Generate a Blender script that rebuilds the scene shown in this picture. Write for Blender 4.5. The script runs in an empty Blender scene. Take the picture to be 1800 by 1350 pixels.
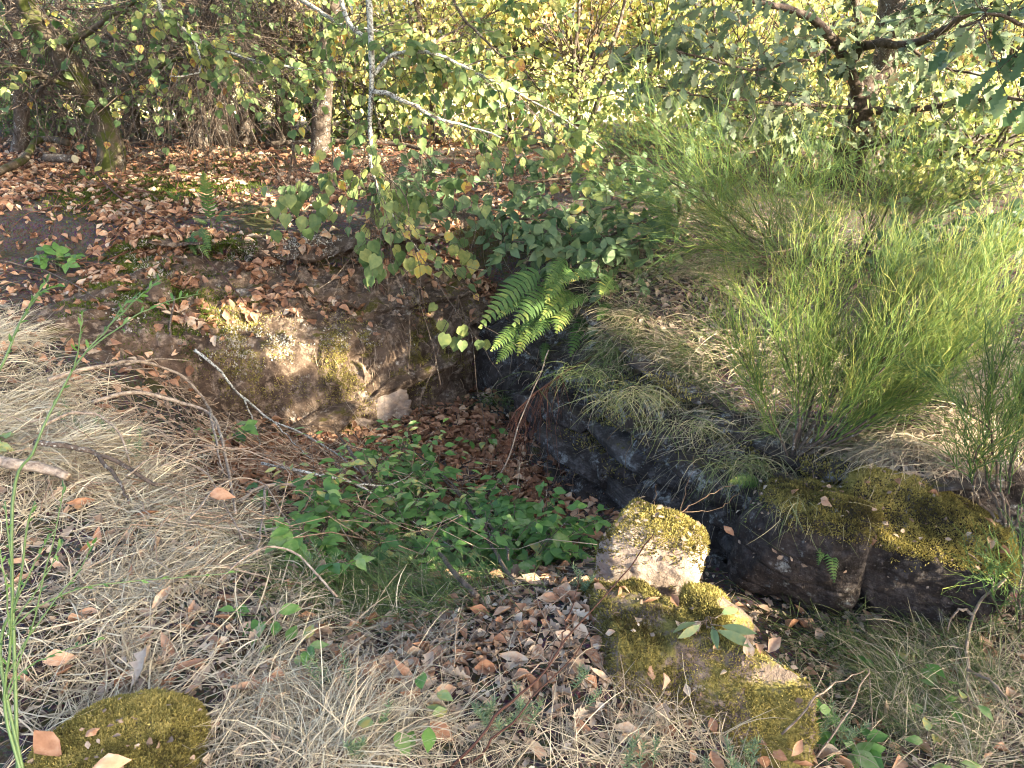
import bpy, math, random
import numpy as np
from mathutils import Matrix, Vector

random.seed(3)
RNG = np.random.default_rng(11)
S = bpy.context.scene
COL = S.collection
R = math.radians

# ------------------------------------------------------------------ camera, sky, sun, exposure
CAM_Z, PITCH, FPX = 1.65, R(25), 1360.0
cam_d = bpy.data.cameras.new('camera')
cam_d.sensor_width = 36.0
cam_d.lens = 36.0 * FPX / 1800.0
cam_d.clip_start, cam_d.clip_end = 0.05, 500
cam = bpy.data.objects.new('camera', cam_d)
cam.location = (0, 0, CAM_Z)
cam.rotation_euler = (R(90) - PITCH, 0, 0)
COL.objects.link(cam)
S.camera = cam

SUN = np.array([0.80, -0.46, 0.43]); SUN /= np.linalg.norm(SUN)
sun_el = math.asin(SUN[2]); sun_az = math.atan2(SUN[0], SUN[1])      # azimuth clockwise from +y
w = bpy.data.worlds.new('World'); S.world = w; w.use_nodes = True
nt = w.node_tree; nt.nodes.clear()
sky = nt.nodes.new('ShaderNodeTexSky'); sky.sky_type = 'NISHITA'; sky.sun_disc = False
sky.sun_elevation = sun_el; sky.sun_rotation = sun_az
sky.dust_density = 4.0; sky.air_density = 0.8; sky.ozone_density = 0.3
bg = nt.nodes.new('ShaderNodeBackground'); bg.inputs['Strength'].default_value = 0.15
out = nt.nodes.new('ShaderNodeOutputWorld')
nt.links.new(sky.outputs[0], bg.inputs[0]); nt.links.new(bg.outputs[0], out.inputs[0])
sl = bpy.data.lights.new('sun', 'SUN'); sl.energy = 5.0; sl.angle = R(0.55); sl.color = (1.0, 0.87, 0.63)
so = bpy.data.objects.new('sun', sl); COL.objects.link(so)
so.rotation_euler = Vector(tuple(SUN)).to_track_quat('Z', 'Y').to_euler()
S.view_settings.view_transform = 'Standard'; S.view_settings.look = 'None'
S.view_settings.exposure = 2.55; S.view_settings.gamma = 1.0
S.view_settings.use_curve_mapping = False
S.cycles.max_bounces = 8; S.cycles.diffuse_bounces = 4; S.cycles.transmission_bounces = 4
S.cycles.caustics_reflective = False; S.cycles.caustics_refractive = False
S.cycles.filter_width = 1.1

# ------------------------------------------------------------------ pixel -> place helpers (photo pixels, 1800 wide)
CP = np.array([0, 0, CAM_Z])
FW = np.array([0, math.cos(PITCH), -math.sin(PITCH)]); UP = np.array([0, math.sin(PITCH), math.cos(PITCH)])
def ray(px, py): return FW + (px - 900) / FPX * np.array([1.0, 0, 0]) - (py - 675) / FPX * UP
def Z(px, py, z):
    v = ray(px, py); return CP + v * ((z - CAM_Z) / v[2])
def Y(px, py, y):
    v = ray(px, py); return CP + v * (y / v[1])
def project(P):
    Q = np.asarray(P) - CP
    dep = Q @ FW
    dd = np.where(dep > 1e-3, dep, 1e-3)
    return 900 + FPX * Q[..., 0] / dd, 675 - FPX * (Q @ UP) / dd, dep
def in_view(P, m=120):
    x, y, d = project(P)
    return (d > 0.3) & (x > -m) & (x < 1800 + m) & (y > -m) & (y < 1350 + m)
def unit(v): return v / np.maximum(np.linalg.norm(v, axis=-1, keepdims=True), 1e-9)
def smooth(t):
    t = np.clip(t, 0, 1); return t * t * (3 - 2 * t)

# ------------------------------------------------------------------ noise
_perm = RNG.permutation(4096)
_val = RNG.uniform(-1, 1, 4096)
def vnoise(P):
    P = np.asarray(P, float); I = np.floor(P).astype(np.int64); f = P - I; f = f * f * (3 - 2 * f)
    def h(ix, iy, iz): return _val[_perm[(_perm[(_perm[ix & 4095] + iy) & 4095] + iz) & 4095]]
    x, y, z = I[..., 0], I[..., 1], I[..., 2]
    fx, fy, fz = f[..., 0], f[..., 1], f[..., 2]
    a = h(x, y, z) * (1 - fx) + h(x + 1, y, z) * fx; b = h(x, y + 1, z) * (1 - fx) + h(x + 1, y + 1, z) * fx
    c = h(x, y, z + 1) * (1 - fx) + h(x + 1, y, z + 1) * fx; d = h(x, y + 1, z + 1) * (1 - fx) + h(x + 1, y + 1, z + 1) * fx
    return (a * (1 - fy) + b * fy) * (1 - fz) + (c * (1 - fy) + d * fy) * fz
def fbm(P, sc=1.0, oc=4, seed=0.0):
    P = np.asarray(P, float) * sc + seed; s = 0; a = 1.0; n = 0
    for _ in range(oc):
        s = s + a * vnoise(P); n += a; a *= 0.5; P = P * 2.03 + 17.3
    return s / n

# ------------------------------------------------------------------ mesh helpers
def mesh(name, V, polys, mat=None, tint=None, smooth_=False):
    V = np.asarray(V, np.float32).reshape(-1, 3)
    polys = [np.asarray(p, np.int32) for p in (polys if isinstance(polys, list) else [polys])]
    polys = [p for p in polys if len(p)]
    me = bpy.data.meshes.new(name)
    loops = np.concatenate([p.ravel() for p in polys]); tot = np.concatenate([np.full(len(p), p.shape[1], np.int32) for p in polys])
    st = np.concatenate([[0], np.cumsum(tot)[:-1]]).astype(np.int32)
    me.vertices.add(len(V)); me.vertices.foreach_set('co', V.ravel())
    me.loops.add(len(loops)); me.loops.foreach_set('vertex_index', loops)
    me.polygons.add(len(tot)); me.polygons.foreach_set('loop_start', st)
    me.update(calc_edges=True)
    if smooth_: me.polygons.foreach_set('use_smooth', np.ones(len(tot), bool))
    if tint is not None:
        a = me.attributes.new('tint', 'FLOAT', 'POINT'); a.data.foreach_set('value', np.asarray(tint, np.float32).ravel())
    if mat: me.materials.append(mat)
    return me
def obj(name, me, parent=None, kind=None):
    o = bpy.data.objects.new(name, me); COL.objects.link(o)
    if parent is not None:
        o.parent = parent; o.matrix_parent_inverse = Matrix.Translation(-parent.location)
    if kind: o['kind'] = kind
    return o
def tag(o, label, cat, group=None):
    o['label'] = label; o['category'] = cat
    if group: o['group'] = group
    return o
def thing(name, label, cat, loc, group=None):
    o = bpy.data.objects.new(name, None); o.empty_display_size = 0.05; COL.objects.link(o)
    o.location = tuple(float(v) for v in loc)
    return tag(o, label, cat, group)

def tubes(P, Rad, k=4):
    """P [N,S,3], Rad [N,S] -> V, quads"""
    P = np.asarray(P, float); N, Sg, _ = P.shape
    T = np.gradient(P, axis=1); T = unit(T)
    ref = np.where(np.abs(T[:, :1, 2:3]) > 0.85, np.array([1.0, 0, 0]), np.array([0, 0, 1.0]))
    A = unit(np.cross(T, np.broadcast_to(ref, T.shape))); B = np.cross(T, A)
    an = np.arange(k) * 2 * math.pi / k
    V = P[:, :, None] + Rad[:, :, None, None] * (A[:, :, None] * np.cos(an)[:, None] + B[:, :, None] * np.sin(an)[:, None])
    i = (np.arange(N) * Sg * k)[:, None, None]; s = (np.arange(Sg - 1) * k)[None, :, None]; j = np.arange(k)[None, None, :]; j2 = (j + 1) % k
    F = np.stack([i + s + j, i + s + j2, i + s + k + j2, i + s + k + j], -1).reshape(-1, 4)
    return V.reshape(-1, 3), F
def ribbons(P, Wd, side):
    """P [N,S,3], Wd [N,S], side [N,3] or [N,S,3]"""
    P = np.asarray(P, float); N, Sg, _ = P.shape
    sd = side[:, None] if side.ndim == 2 else side
    V = np.stack([P - sd * Wd[..., None] * .5, P + sd * Wd[..., None] * .5], 2)
    i = (np.arange(N) * Sg * 2)[:, None]; s = (np.arange(Sg - 1) * 2)[None]
    a = i + s
    F = np.stack([a, a + 1, a + 3, a + 2], -1).reshape(-1, 4)
    return V.reshape(-1, 3), F
def crom(pts, n):
    pts = np.asarray(pts, float)
    p = np.vstack([2 * pts[0] - pts[1], pts, 2 * pts[-1] - pts[-2]]); m = len(pts) - 1
    t = np.linspace(0, m, n); i = np.minimum(t.astype(int), m - 1); f = (t - i)[:, None]
    a, b, c, d = p[i], p[i + 1], p[i + 2], p[i + 3]
    return .5 * ((2 * b) + (c - a) * f + (2 * a - 5 * b + 4 * c - d) * f ** 2 + (3 * b - a - 3 * c + d) * f ** 3)
def join(parts):
    V, F, T, n = [], [], [], 0
    for p in parts:
        v, f = p[0], p[1]
        V.append(np.asarray(v, float).reshape(-1, 3)); fs = f if isinstance(f, list) else [f]
        F += [np.asarray(x) + n for x in fs]; T.append(np.broadcast_to(p[2], (len(V[-1]),)) if len(p) > 2 else np.zeros(len(V[-1]))); n += len(V[-1])
    g = {}
    for f in F: g.setdefault(f.shape[1], []).append(f)
    return np.vstack(V), [np.vstack(x) for x in g.values()], np.concatenate(T)
def limb(pts, r0, r1, k=7, n=None, rough=0.12, wob=0.0, power=1.0):
    """one woody limb as a capped tube with an uneven surface"""
    n = n or max(8, len(pts) * 5)
    P = crom(pts, n); s = np.linspace(0, 1, n)
    if wob: P = P + np.stack([fbm(np.stack([s * 9 + q, s * 0 + q * 3 + pts[0][0] * 7, s * 0], -1), 1, 3) for q in (1.3, 5.1, 9.7)], -1) * wob * np.sin(np.clip(s * 6, 0, 1.57))[:, None]
    rad = r0 + (r1 - r0) * s ** power
    V, F = tubes(P[None], rad[None], k)
    c = np.repeat(P, k, 0); V = c + (V - c) * (1 + rough * 2 * fbm(V * np.array([1, 1, .35]), 0.35 / max(r0, .004), 3))[:, None]
    V = np.vstack([V, P[0], P[-1]]); a, b = len(V) - 2, len(V) - 1; j = np.arange(k); m = (n - 1) * k
    tri = np.vstack([np.stack([np.full(k, a), (j + 1) % k, j], -1), np.stack([np.full(k, b), m + j, m + (j + 1) % k], -1)])
    return V, [F, tri]

# ------------------------------------------------------------------ materials
def mat(name): 
    m = bpy.data.materials.new(name); m.use_nodes = True; t = m.node_tree; t.nodes.clear()
    o = t.nodes.new('ShaderNodeOutputMaterial'); return m, t, o
def nd(t, typ, **kw):
    n = t.nodes.new(typ)
    for k, v in kw.items():
        if k.startswith('i_'):
            key = k[2:]; key = int(key) if key.isdigit() else key
            n.inputs[key].default_value = v
        else: setattr(n, k, v)
    return n
def L(t, a, b): t.links.new(a, b)
def ramp(t, stops, fac=None, interp='LINEAR'):
    r = t.nodes.new('ShaderNodeValToRGB'); r.color_ramp.interpolation = interp; e = r.color_ramp.elements
    while len(e) > 1: e.remove(e[0])
    for i, (p, c) in enumerate(stops):
        q = e[0] if i == 0 else e.new(p); q.position = p; q.color = (*c, 1)
    if fac is not None: L(t, fac, r.inputs[0])
    return r
def mixc(t, a, b, f, mode='MIX'):
    m = t.nodes.new('ShaderNodeMix'); m.data_type = 'RGBA'; m.blend_type = mode
    for s, v in ((m.inputs[6], a), (m.inputs[7], b), (m.inputs[0], f)):
        if isinstance(v, (int, float)): s.default_value = v
        elif isinstance(v, tuple): s.default_value = (*v, 1)
        else: L(t, v, s)
    return m.outputs[2]
def noise(t, sc, det=4, rough=.55, vec=None, off=None):
    n = nd(t, 'ShaderNodeTexNoise'); n.inputs['Scale'].default_value = sc; n.inputs['Detail'].default_value = det; n.inputs['Roughness'].default_value = rough
    if vec is None: vec = t.nodes.new('ShaderNodeNewGeometry').outputs['Position']
    if off:
        a = nd(t, 'ShaderNodeVectorMath', operation='ADD'); L(t, vec, a.inputs[0]); a.inputs[1].default_value = off; vec = a.outputs[0]
    L(t, vec, n.inputs['Vector']); return n.outputs['Fac']
def mrange(t, v, a, b, c=0.0, d=1.0):
    m = nd(t, 'ShaderNodeMapRange'); L(t, v, m.inputs[0])
    for i, x in enumerate((a, b, c, d)): m.inputs[i + 1].default_value = x
    return m.outputs[0]
def math_(t, op, a, b=None):
    m = nd(t, 'ShaderNodeMath', operation=op)
    for s, v in ((m.inputs[0], a), (m.inputs[1], b)):
        if v is None: continue
        if isinstance(v, (int, float)): s.default_value = v
        else: L(t, v, s)
    return m.outputs[0]

def leaf_mat(name, stops, trans=0.35, rough=0.5, spec=0.35, spots=0.25):
    m, t, o = mat(name)
    at = nd(t, 'ShaderNodeAttribute', attribute_name='tint')
    n = noise(t, 38, 3)
    f = math_(t, 'ADD', at.outputs['Fac'], mrange(t, n, .3, .7, -spots * .5, spots * .5))
    c = ramp(t, stops, f).outputs[0]
    p = nd(t, 'ShaderNodeBsdfPrincipled'); L(t, c, p.inputs['Base Color']); p.inputs['Roughness'].default_value = rough
    p.inputs['Specular IOR Level'].default_value = spec
    if trans > 0:
        tr = nd(t, 'ShaderNodeBsdfTranslucent')
        hs = nd(t, 'ShaderNodeHueSaturation'); hs.inputs['Saturation'].default_value = 1.15; hs.inputs['Value'].default_value = 1.25; L(t, c, hs.inputs['Color']); L(t, hs.outputs[0], tr.inputs[0])
        ms = nd(t, 'ShaderNodeMixShader'); ms.inputs[0].default_value = trans
        L(t, p.outputs[0], ms.inputs[1]); L(t, tr.outputs[0], ms.inputs[2]); L(t, ms.outputs[0], o.inputs[0])
    else: L(t, p.outputs[0], o.inputs[0])
    return m

M = {}
M['linden'] = leaf_mat('linden_leaf', [(0, (.06, .12, .045)), (.35, (.14, .21, .085)), (.6, (.25, .30, .11)), (.80, (.42, .42, .15)), (.90, (.58, .43, .10)), (.97, (.45, .26, .14)), (1, (.32, .15, .08))], .38)  # stops lightened: sky gloss and light through the leaves are in the colour
M['shade_leaf'] = leaf_mat('shade_leaf', [(0, (.05, .10, .05)), (.4, (.11, .18, .09)), (.75, (.18, .25, .13)), (.93, (.28, .30, .13)), (1, (.45, .36, .08))], .3)
M['bramble'] = leaf_mat('bramble_leaf', [(0, (.03, .08, .025)), (.4, (.075, .18, .045)), (.7, (.14, .27, .065)), (.9, (.25, .34, .15)), (1, (.42, .37, .12))], .3, .42, .4)
M['oak'] = leaf_mat('oak_leaf', [(0, (.07, .11, .065)), (.5, (.14, .19, .115)), (.85, (.22, .26, .14)), (.95, (.34, .31, .14)), (1, (.32, .2, .1))], .3)
M['far'] = leaf_mat('far_leaf', [(0, (.14, .20, .08)), (.4, (.30, .34, .12)), (.7, (.54, .52, .20)), (.93, (.66, .57, .26)), (1, (.42, .25, .14))], .4, .55, .3)  # pale yellow stops put strong sunlight on the wood into the leaf colour
M['dead'] = leaf_mat('dead_leaf', [(0, (.09, .05, .035)), (.3, (.22, .115, .07)), (.6, (.40, .22, .135)), (.85, (.54, .36, .24)), (1, (.58, .47, .36))], .12, .65, .2, .35)
M['pale_dead'] = leaf_mat('pale_dead_leaf', [(0, (.16, .11, .08)), (.5, (.34, .26, .20)), (1, (.52, .45, .37))], .1, .7, .2, .4)
M['straw'] = leaf_mat('dry_grass', [(0, (.13, .10, .07)), (.35, (.34, .28, .195)), (.7, (.57, .49, .345)), (1, (.78, .70, .51))], .12, .5, .35, .1)
M['grass'] = leaf_mat('green_grass', [(0, (.04, .07, .02)), (.4, (.09, .14, .04)), (.7, (.22, .24, .10)), (1, (.46, .40, .24))], .2, .5, .3, .1)
M['fern'] = leaf_mat('fern_frond', [(0, (.04, .10, .03)), (.5, (.085, .16, .05)), (.8, (.19, .26, .07)), (1, (.38, .37, .10))], .3, .5, .3, .15)
M['spurge'] = leaf_mat('spurge_leaf', [(0, (.09, .15, .10)), (.6, (.17, .25, .15)), (1, (.30, .33, .14))], .2, .6, .2, .1)
M['broom'] = leaf_mat('broom_twig', [(0, (.04, .095, .035)), (.35, (.09, .175, .05)), (.7, (.20, .285, .06)), (1, (.44, .43, .12))], .15, .45, .35, .15)
M['moss'] = leaf_mat('moss', [(0, (.08, .066, .028)), (.35, (.20, .175, .06)), (.7, (.34, .295, .10)), (1, (.48, .40, .15))], .25, .7, .1, .3)
M['moss_green'] = leaf_mat('green_moss', [(0, (.03, .045, .010)), (.5, (.075, .105, .02)), (1, (.16, .18, .035))], .2, .7, .1, .3)
M['lichen'] = leaf_mat('lichen', [(0, (.30, .28, .24)), (1, (.62, .58, .52))], .1, .8, .1, .2)
M['twig_tan'] = leaf_mat('dry_stem', [(0, (.13, .085, .055)), (.5, (.30, .22, .16)), (1, (.52, .43, .33))], 0, .7, .2, .5)
M['twig_red'] = leaf_mat('red_stem', [(0, (.07, .03, .02)), (1, (.20, .085, .055))], 0, .6, .3, .4)

def bark_mat(name, dark, light, lich, amount=.5, sc=1.0, mossy=0.0):
    m, t, o = mat(name)
    n1 = noise(t, 26 * sc, 6, .65); n2 = noise(t, 70 * sc, 4, .6, off=(4, 2, 7)); n3 = noise(t, 13 * sc, 4, .7, off=(9, 1, 3))
    c = mixc(t, dark, light, mrange(t, n1, .35, .68))
    lf = math_(t, 'MULTIPLY', mrange(t, n2, .62 - amount * .22, .70 - amount * .2), mrange(t, n3, .62 - amount * .3, .72 - amount * .25))
    c = mixc(t, c, lich, lf)
    if mossy: c = mixc(t, c, (.07, .085, .02), mrange(t, noise(t, 7, 4, .6, off=(3, 3, 8)), .62 - mossy * .3, .72 - mossy * .25))
    p = nd(t, 'ShaderNodeBsdfPrincipled'); L(t, c, p.inputs['Base Color']); p.inputs['Roughness'].default_value = .85; p.inputs['Specular IOR Level'].default_value = .2
    b = nd(t, 'ShaderNodeBump'); b.inputs['Strength'].default_value = .8; b.inputs['Distance'].default_value = .012; L(t, n1, b.inputs['Height']); L(t, b.outputs[0], p.inputs['Normal'])
    L(t, p.outputs[0], o.inputs[0]); return m
M['bark'] = bark_mat('grey_brown_bark', (.05, .038, .03), (.15, .12, .10), (.42, .42, .39), .45)
M['bark_moss'] = bark_mat('mossy_bark', (.05, .04, .028), (.14, .11, .085), (.36, .36, .32), .35, 1, .55)
M['bark_oak'] = bark_mat('oak_bark', (.035, .026, .022), (.15, .115, .095), (.40, .40, .38), .3, .8)
M['branch_lichen'] = bark_mat('lichened_branch', (.06, .05, .042), (.19, .165, .145), (.55, .56, .52), .95, 1.4)
M['branch'] = bark_mat('thin_branch', (.055, .042, .034), (.17, .13, .105), (.45, .45, .41), .4, 1.5)
M['deadwood'] = bark_mat('dry_branch', (.17, .125, .095), (.40, .32, .25), (.58, .55, .49), .35, 1.6)
M['bleached'] = bark_mat('bleached_branch', (.16, .12, .095), (.50, .42, .34), (.66, .62, .54), .3, 1.6)
M['cut'] = bark_mat('cut_wood', (.5, .42, .26), (.62, .55, .36), (.6, .55, .4), .1, 2)

def rock_mat(name, ca, cb, cc, lich, lich_amt, moss_c, moss_amt, bump=.02):
    m, t, o = mat(name)
    g = t.nodes.new('ShaderNodeNewGeometry'); pos = g.outputs['Position']; nz = nd(t, 'ShaderNodeSeparateXYZ'); L(t, g.outputs['Normal'], nz.inputs[0])
    n1 = noise(t, 5, 7, .65); n2 = noise(t, 19, 6, .7, off=(3, 7, 1)); n3 = noise(t, 85, 4, .7, off=(1, 9, 4)); n4 = noise(t, 9, 6, .75, off=(11, 2, 5)); n5 = noise(t, 33, 5, .75, off=(2, 4, 8))
    c = mixc(t, ca, cb, mrange(t, n1, .36, .64)); c = mixc(t, c, cc, mrange(t, n2, .50, .68)); c = mixc(t, c, (.45, .4, .36), mrange(t, n3, .62, .72, 0, .35))
    c = mixc(t, c, (.03, .022, .018), mrange(t, n3, .42, .28, 0, .6))
    lf = math_(t, 'MULTIPLY', mrange(t, n4, .62 - lich_amt * .2, .70 - lich_amt * .2), mrange(t, n5, .42, .60))
    c = mixc(t, c, lich, lf)
    mz = math_(t, 'ADD', mrange(t, nz.outputs[2], -.3, 1, 0, .55), mrange(t, n1, .3, .7, -.3, .5))
    mz = math_(t, 'ADD', mz, mrange(t, n5, .3, .7, -.15, .15))
    mf = mrange(t, mz, 1.0 - moss_amt, 1.15 - moss_amt)
    mc = mixc(t, moss_c, tuple(min(1, v * 2.4) for v in moss_c), mrange(t, n3, .35, .65))
    c = mixc(t, c, mc, mf)
    p = nd(t, 'ShaderNodeBsdfPrincipled'); L(t, c, p.inputs['Base Color']); p.inputs['Roughness'].default_value = .9; p.inputs['Specular IOR Level'].default_value = .15
    hh = math_(t, 'ADD', math_(t, 'MULTIPLY', n2, .6), math_(t, 'MULTIPLY', n3, .4))
    b = nd(t, 'ShaderNodeBump'); b.inputs['Strength'].default_value = 1; b.inputs['Distance'].default_value = bump; L(t, hh, b.inputs['Height']); L(t, b.outputs[0], p.inputs['Normal'])
    L(t, p.outputs[0], o.inputs[0]); return m
M['earth_rock'] = rock_mat('earth_rock', (.05, .034, .025), (.155, .11, .083), (.36, .275, .21), (.46, .42, .38), .22, (.06, .05, .014), .30, .03)
M['dark_rock'] = rock_mat('dark_rock', (.026, .021, .019), (.07, .059, .054), (.12, .107, .104), (.32, .34, .34), .42, (.05, .045, .014), .22, .03)
M['boulder_rock'] = rock_mat('boulder_rock', (.022, .018, .016), (.062, .052, .050), (.105, .092, .09), (.30, .33, .34), .18, (.05, .045, .016), .2, .03)
M['pale_rock'] = rock_mat('pale_rock', (.20, .15, .125), (.38, .31, .265), (.30, .24, .20), (.55, .52, .46), .3, (.07, .06, .016), .12, .012)
M['pink_rock'] = rock_mat('pink_rock', (.27, .17, .14), (.40, .27, .22), (.33, .24, .2), (.5, .46, .42), .1, (.10, .085, .02), .22, .012)
M['moss_rock'] = rock_mat('mossy_rock', (.11, .085, .07), (.22, .17, .14), (.30, .23, .18), (.5, .47, .4), .2, (.11, .095, .03), .52, .02)

def ground_mat():
    m, t, o = mat('forest_soil')
    g = t.nodes.new('ShaderNodeNewGeometry'); pos = nd(t, 'ShaderNodeSeparateXYZ'); L(t, g.outputs['Position'], pos.inputs[0])
    n1 = noise(t, 2.2, 6, .6); n2 = noise(t, 28, 6, .7, off=(2, 5, 1)); n3 = noise(t, 120, 4, .7)
    v = nd(t, 'ShaderNodeTexVoronoi'); v.inputs['Scale'].default_value = 85; L(t, g.outputs['Position'], v.inputs['Vector'])
    c = mixc(t, (.028, .02, .016), (.085, .062, .05), mrange(t, n2, .35, .65))
    c = mixc(t, c, (.22, .165, .13), mrange(t, n3, .56, .70, 0, .7))
    c = mixc(t, c, v.outputs['Color'], .06)
    c = mixc(t, c, (.07, .07, .02), mrange(t, n1, .54, .66, 0, .75))
    far = mrange(t, pos.outputs[1], 13, 20)
    c = mixc(t, c, mixc(t, (.42, .40, .22), (.62, .58, .40), n1), far)
    p = nd(t, 'ShaderNodeBsdfPrincipled'); L(t, c, p.inputs['Base Color']); p.inputs['Roughness'].default_value = .95; p.inputs['Specular IOR Level'].default_value = .1
    b = nd(t, 'ShaderNodeBump'); b.inputs['Strength'].default_value = 1; b.inputs['Distance'].default_value = .02; L(t, math_(t, 'ADD', n2, math_(t, 'MULTIPLY', n3, .6)), b.inputs['Height']); L(t, b.outputs[0], p.inputs['Normal'])
    L(t, p.outputs[0], o.inputs[0]); return m
M['soil'] = ground_mat()

# ------------------------------------------------------------------ terrain
LOW = [(0, .3, 0), (-2, .5, .06), (2, .4, -.28), (-6, .5, .15), (6, .3, -.4)]
LOW += [tuple(Z(*a)) for a in [
    (0, 1350, .03), (200, 1250, .0), (500, 1220, .0), (850, 1220, -.01), (1000, 1100, -.05), (1020, 1250, -.05), (1180, 1300, -.12), (1500, 1300, -.36), (1750, 1300, -.36), (1440, 1200, -.38),
    (1600, 1130, -.40), (1420, 1070, -.46), (1300, 1010, -.53), (0, 1000, .05), (0, 800, .10), (0, 620, .16), (150, 610, .05), (240, 650, -.06), (310, 700, -.20), (190, 800, .02), (340, 900, -.01),
    (460, 1010, -.04), (560, 1090, -.06), (700, 1085, -.08), (850, 1062, -.07), (1000, 1045, -.10), (1110, 1050, -.10), (835, 700, -.75), (600, 762, -.69), (440, 775, -.58), (700, 850, -.72), (900, 800, -.73),
    (1010, 870, -.69), (800, 960, -.66), (1000, 960, -.62), (600, 900, -.42), (520, 840, -.36), (1150, 930, -.58), (400, 830, -.26), (390, 760, -.45), (700, 990, -.56), (900, 1010, -.55), (1050, 985, -.5)]]
LOW += [(-4, 3, .2), (-7, 4, .3), (4, 1.5, -.4), (8, 2, -.5), (0, 7, -.8), (4, 6, -.6), (-4, 6, .1), (-30, 10, .3), (30, 10, -.5), (0, 40, -.8)]
HIGH = [tuple(Z(*a)) for a in [(190, 305, .42), (400, 262, .46), (700, 262, .45), (0, 330, .48), (0, 470, .26), (120, 440, .25), (1050, 470, .22), (1200, 500, .2), (1790, 700, .12), (1500, 820, .0), (1700, 800, .06), (1510, 290, .42)]]
HIGH += [tuple(Y(*a)) for a in [(430, 382, 5.75), (600, 380, 5.75), (850, 395, 5.6), (1000, 640, 3.85), (1200, 740, 3.2), (1350, 830, 2.9), (1600, 880, 2.45), (1400, 700, 3.4)]]
HIGH += [(2.4, 2.5, .02), (4, 3, .0), (8, 4, -.1), (-8, 6, .5), (-5, 9, .5), (0, 10, .42), (5, 10, .4), (9, 9, .2), (0, 14, .1), (-10, 14, .2), (12, 14, 0), (0, 30, -2.2), (-30, 30, -2), (30, 30, -2), (0, 80, -2.5), (-80, 60, -2), (80, 60, -2.5), (-40, 6, .4), (40, 4, -.4)]
def rbf(ctrl, s=.02):
    C = np.array(ctrl); D = np.sqrt(((C[:, None, :2] - C[None, :, :2]) ** 2).sum(-1)); n = len(C)
    A = np.zeros((n + 3, n + 3)); A[:n, :n] = D - np.eye(n) * s; A[:n, n] = 1; A[:n, n + 1:] = C[:, :2]; A[n, :n] = 1; A[n + 1:, :n] = C[:, :2].T
    wt = np.linalg.solve(A, np.concatenate([C[:, 2], [0, 0, 0]]))
    def f(x, y):
        x = np.asarray(x, float); y = np.asarray(y, float); sh = x.shape; x = x.ravel(); y = y.ravel(); o = np.empty(len(x))
        for i in range(0, len(x), 40000):
            q = slice(i, i + 40000)
            o[q] = np.sqrt((x[q, None] - C[:, 0]) ** 2 + (y[q, None] - C[:, 1]) ** 2) @ wt[:n] + wt[n] + wt[n + 1] * x[q] + wt[n + 2] * y[q]
        return o.reshape(sh)
    return f
g_low, g_high = rbf(LOW), rbf(HIGH)
EDGE = np.array([(-40, 5.2, 2.2), (-8, 4.3, 2.0), (-3.0, 3.98, 1.6), (-2.3, 3.98, 1.5), (-1.65, 4.15, 1.35), (-1.09, 4.38, 1.12), (-.6, 4.72, .85), (-.27, 5.02, .62), (0.0, 4.5, .48), (.32, 3.72, .42), (.81, 3.03, .38),
                 (1.16, 2.55, .34), (1.45, 2.34, .30), (1.78, 2.26, .32), (2.05, 2.36, .38), (2.7, 2.45, .6), (8, 2.6, 1.2), (40, 2.6, 1.5)])
def edge_dist(x, y):
    P = np.stack([np.asarray(x, float).ravel(), np.asarray(y, float).ravel()], -1)
    best = np.full(len(P), 1e9); D = np.ones(len(P)); sg = np.ones(len(P))
    for a, b in zip(EDGE[:-1], EDGE[1:]):
        e = b[:2] - a[:2]; q = np.clip(((P - a[:2]) @ e) / (e @ e), 0, 1); v = P - (a[:2] + q[:, None] * e); d = np.hypot(v[:, 0], v[:, 1])
        m = d < best - 1e-9; best = np.where(m, d, best); D = np.where(m, a[2] + (b[2] - a[2]) * q, D)
    # beyond the edge: even-odd against the closed polygon reaching far back
    poly = np.vstack([EDGE[:, :2], [(40, 200), (-40, 200)]]); ins = np.zeros(len(P), bool)
    for a, b in zip(poly, np.roll(poly, -1, 0)):
        c = ((a[1] > P[:, 1]) != (b[1] > P[:, 1])); c &= P[:, 0] < (b[0] - a[0]) * (P[:, 1] - a[1]) / (b[1] - a[1] + 1e-12) + a[0]; ins ^= c
    return np.where(ins, best, -best).reshape(np.shape(x)), D.reshape(np.shape(x))
PROF = np.array([(-.2, 0), (0, .0), (.07, .34), (.15, .54), (.42, .62), (.50, .66), (.72, .80), (.84, .84), (.92, .985), (1.0, 1), (1.2, 1)])
def prof(t): return np.interp(t, PROF[:, 0], PROF[:, 1])
def H0(x, y):
    d, D = edge_dist(x, y); lo = g_low(x, y); hi = g_high(x, y); far = smooth((np.hypot(x, np.asarray(y) - 3) - 12) / 10)
    lo = lo * (1 - far) + hi * far
    t = d / D; b = np.where(t > 1, 1.0, np.minimum(smooth(np.clip(t, 0, 1)) * .5 + prof(t) * .5, np.where(t > .93, 1.0, prof(t - .07))))
    return lo * (1 - b) + hi * b, t
def H(x, y, raw=False):
    x = np.asarray(x, float); y = np.asarray(y, float)
    h, t = H0(x, y)
    P = np.stack([x, y, x * 0], -1)
    h = h + fbm(P, 2.6, 3, 12.0) * .05 * (x < -.2) * (y < 5) + fbm(P, 1.1, 3) * .05 + fbm(P, 5, 3, 3.0) * .022 + fbm(P, 22, 2, 9.0) * .008
    if not raw: h = h - .10 * smooth((t + .05) / .12) * smooth((.97 - t) / .14) * (np.abs(x + .4) < 3.4)
    return h
def axis(lo, hi, st, far, g=1.16):
    a = list(np.arange(lo, hi, st)); s = st; q = hi
    while q < far: a.append(q); s *= g; q += s
    s = st; q = lo; b = []
    while q > (-far if lo < 0 else -6): s *= g; q -= s; b.append(q)
    return np.array(b[::-1] + a)
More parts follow.
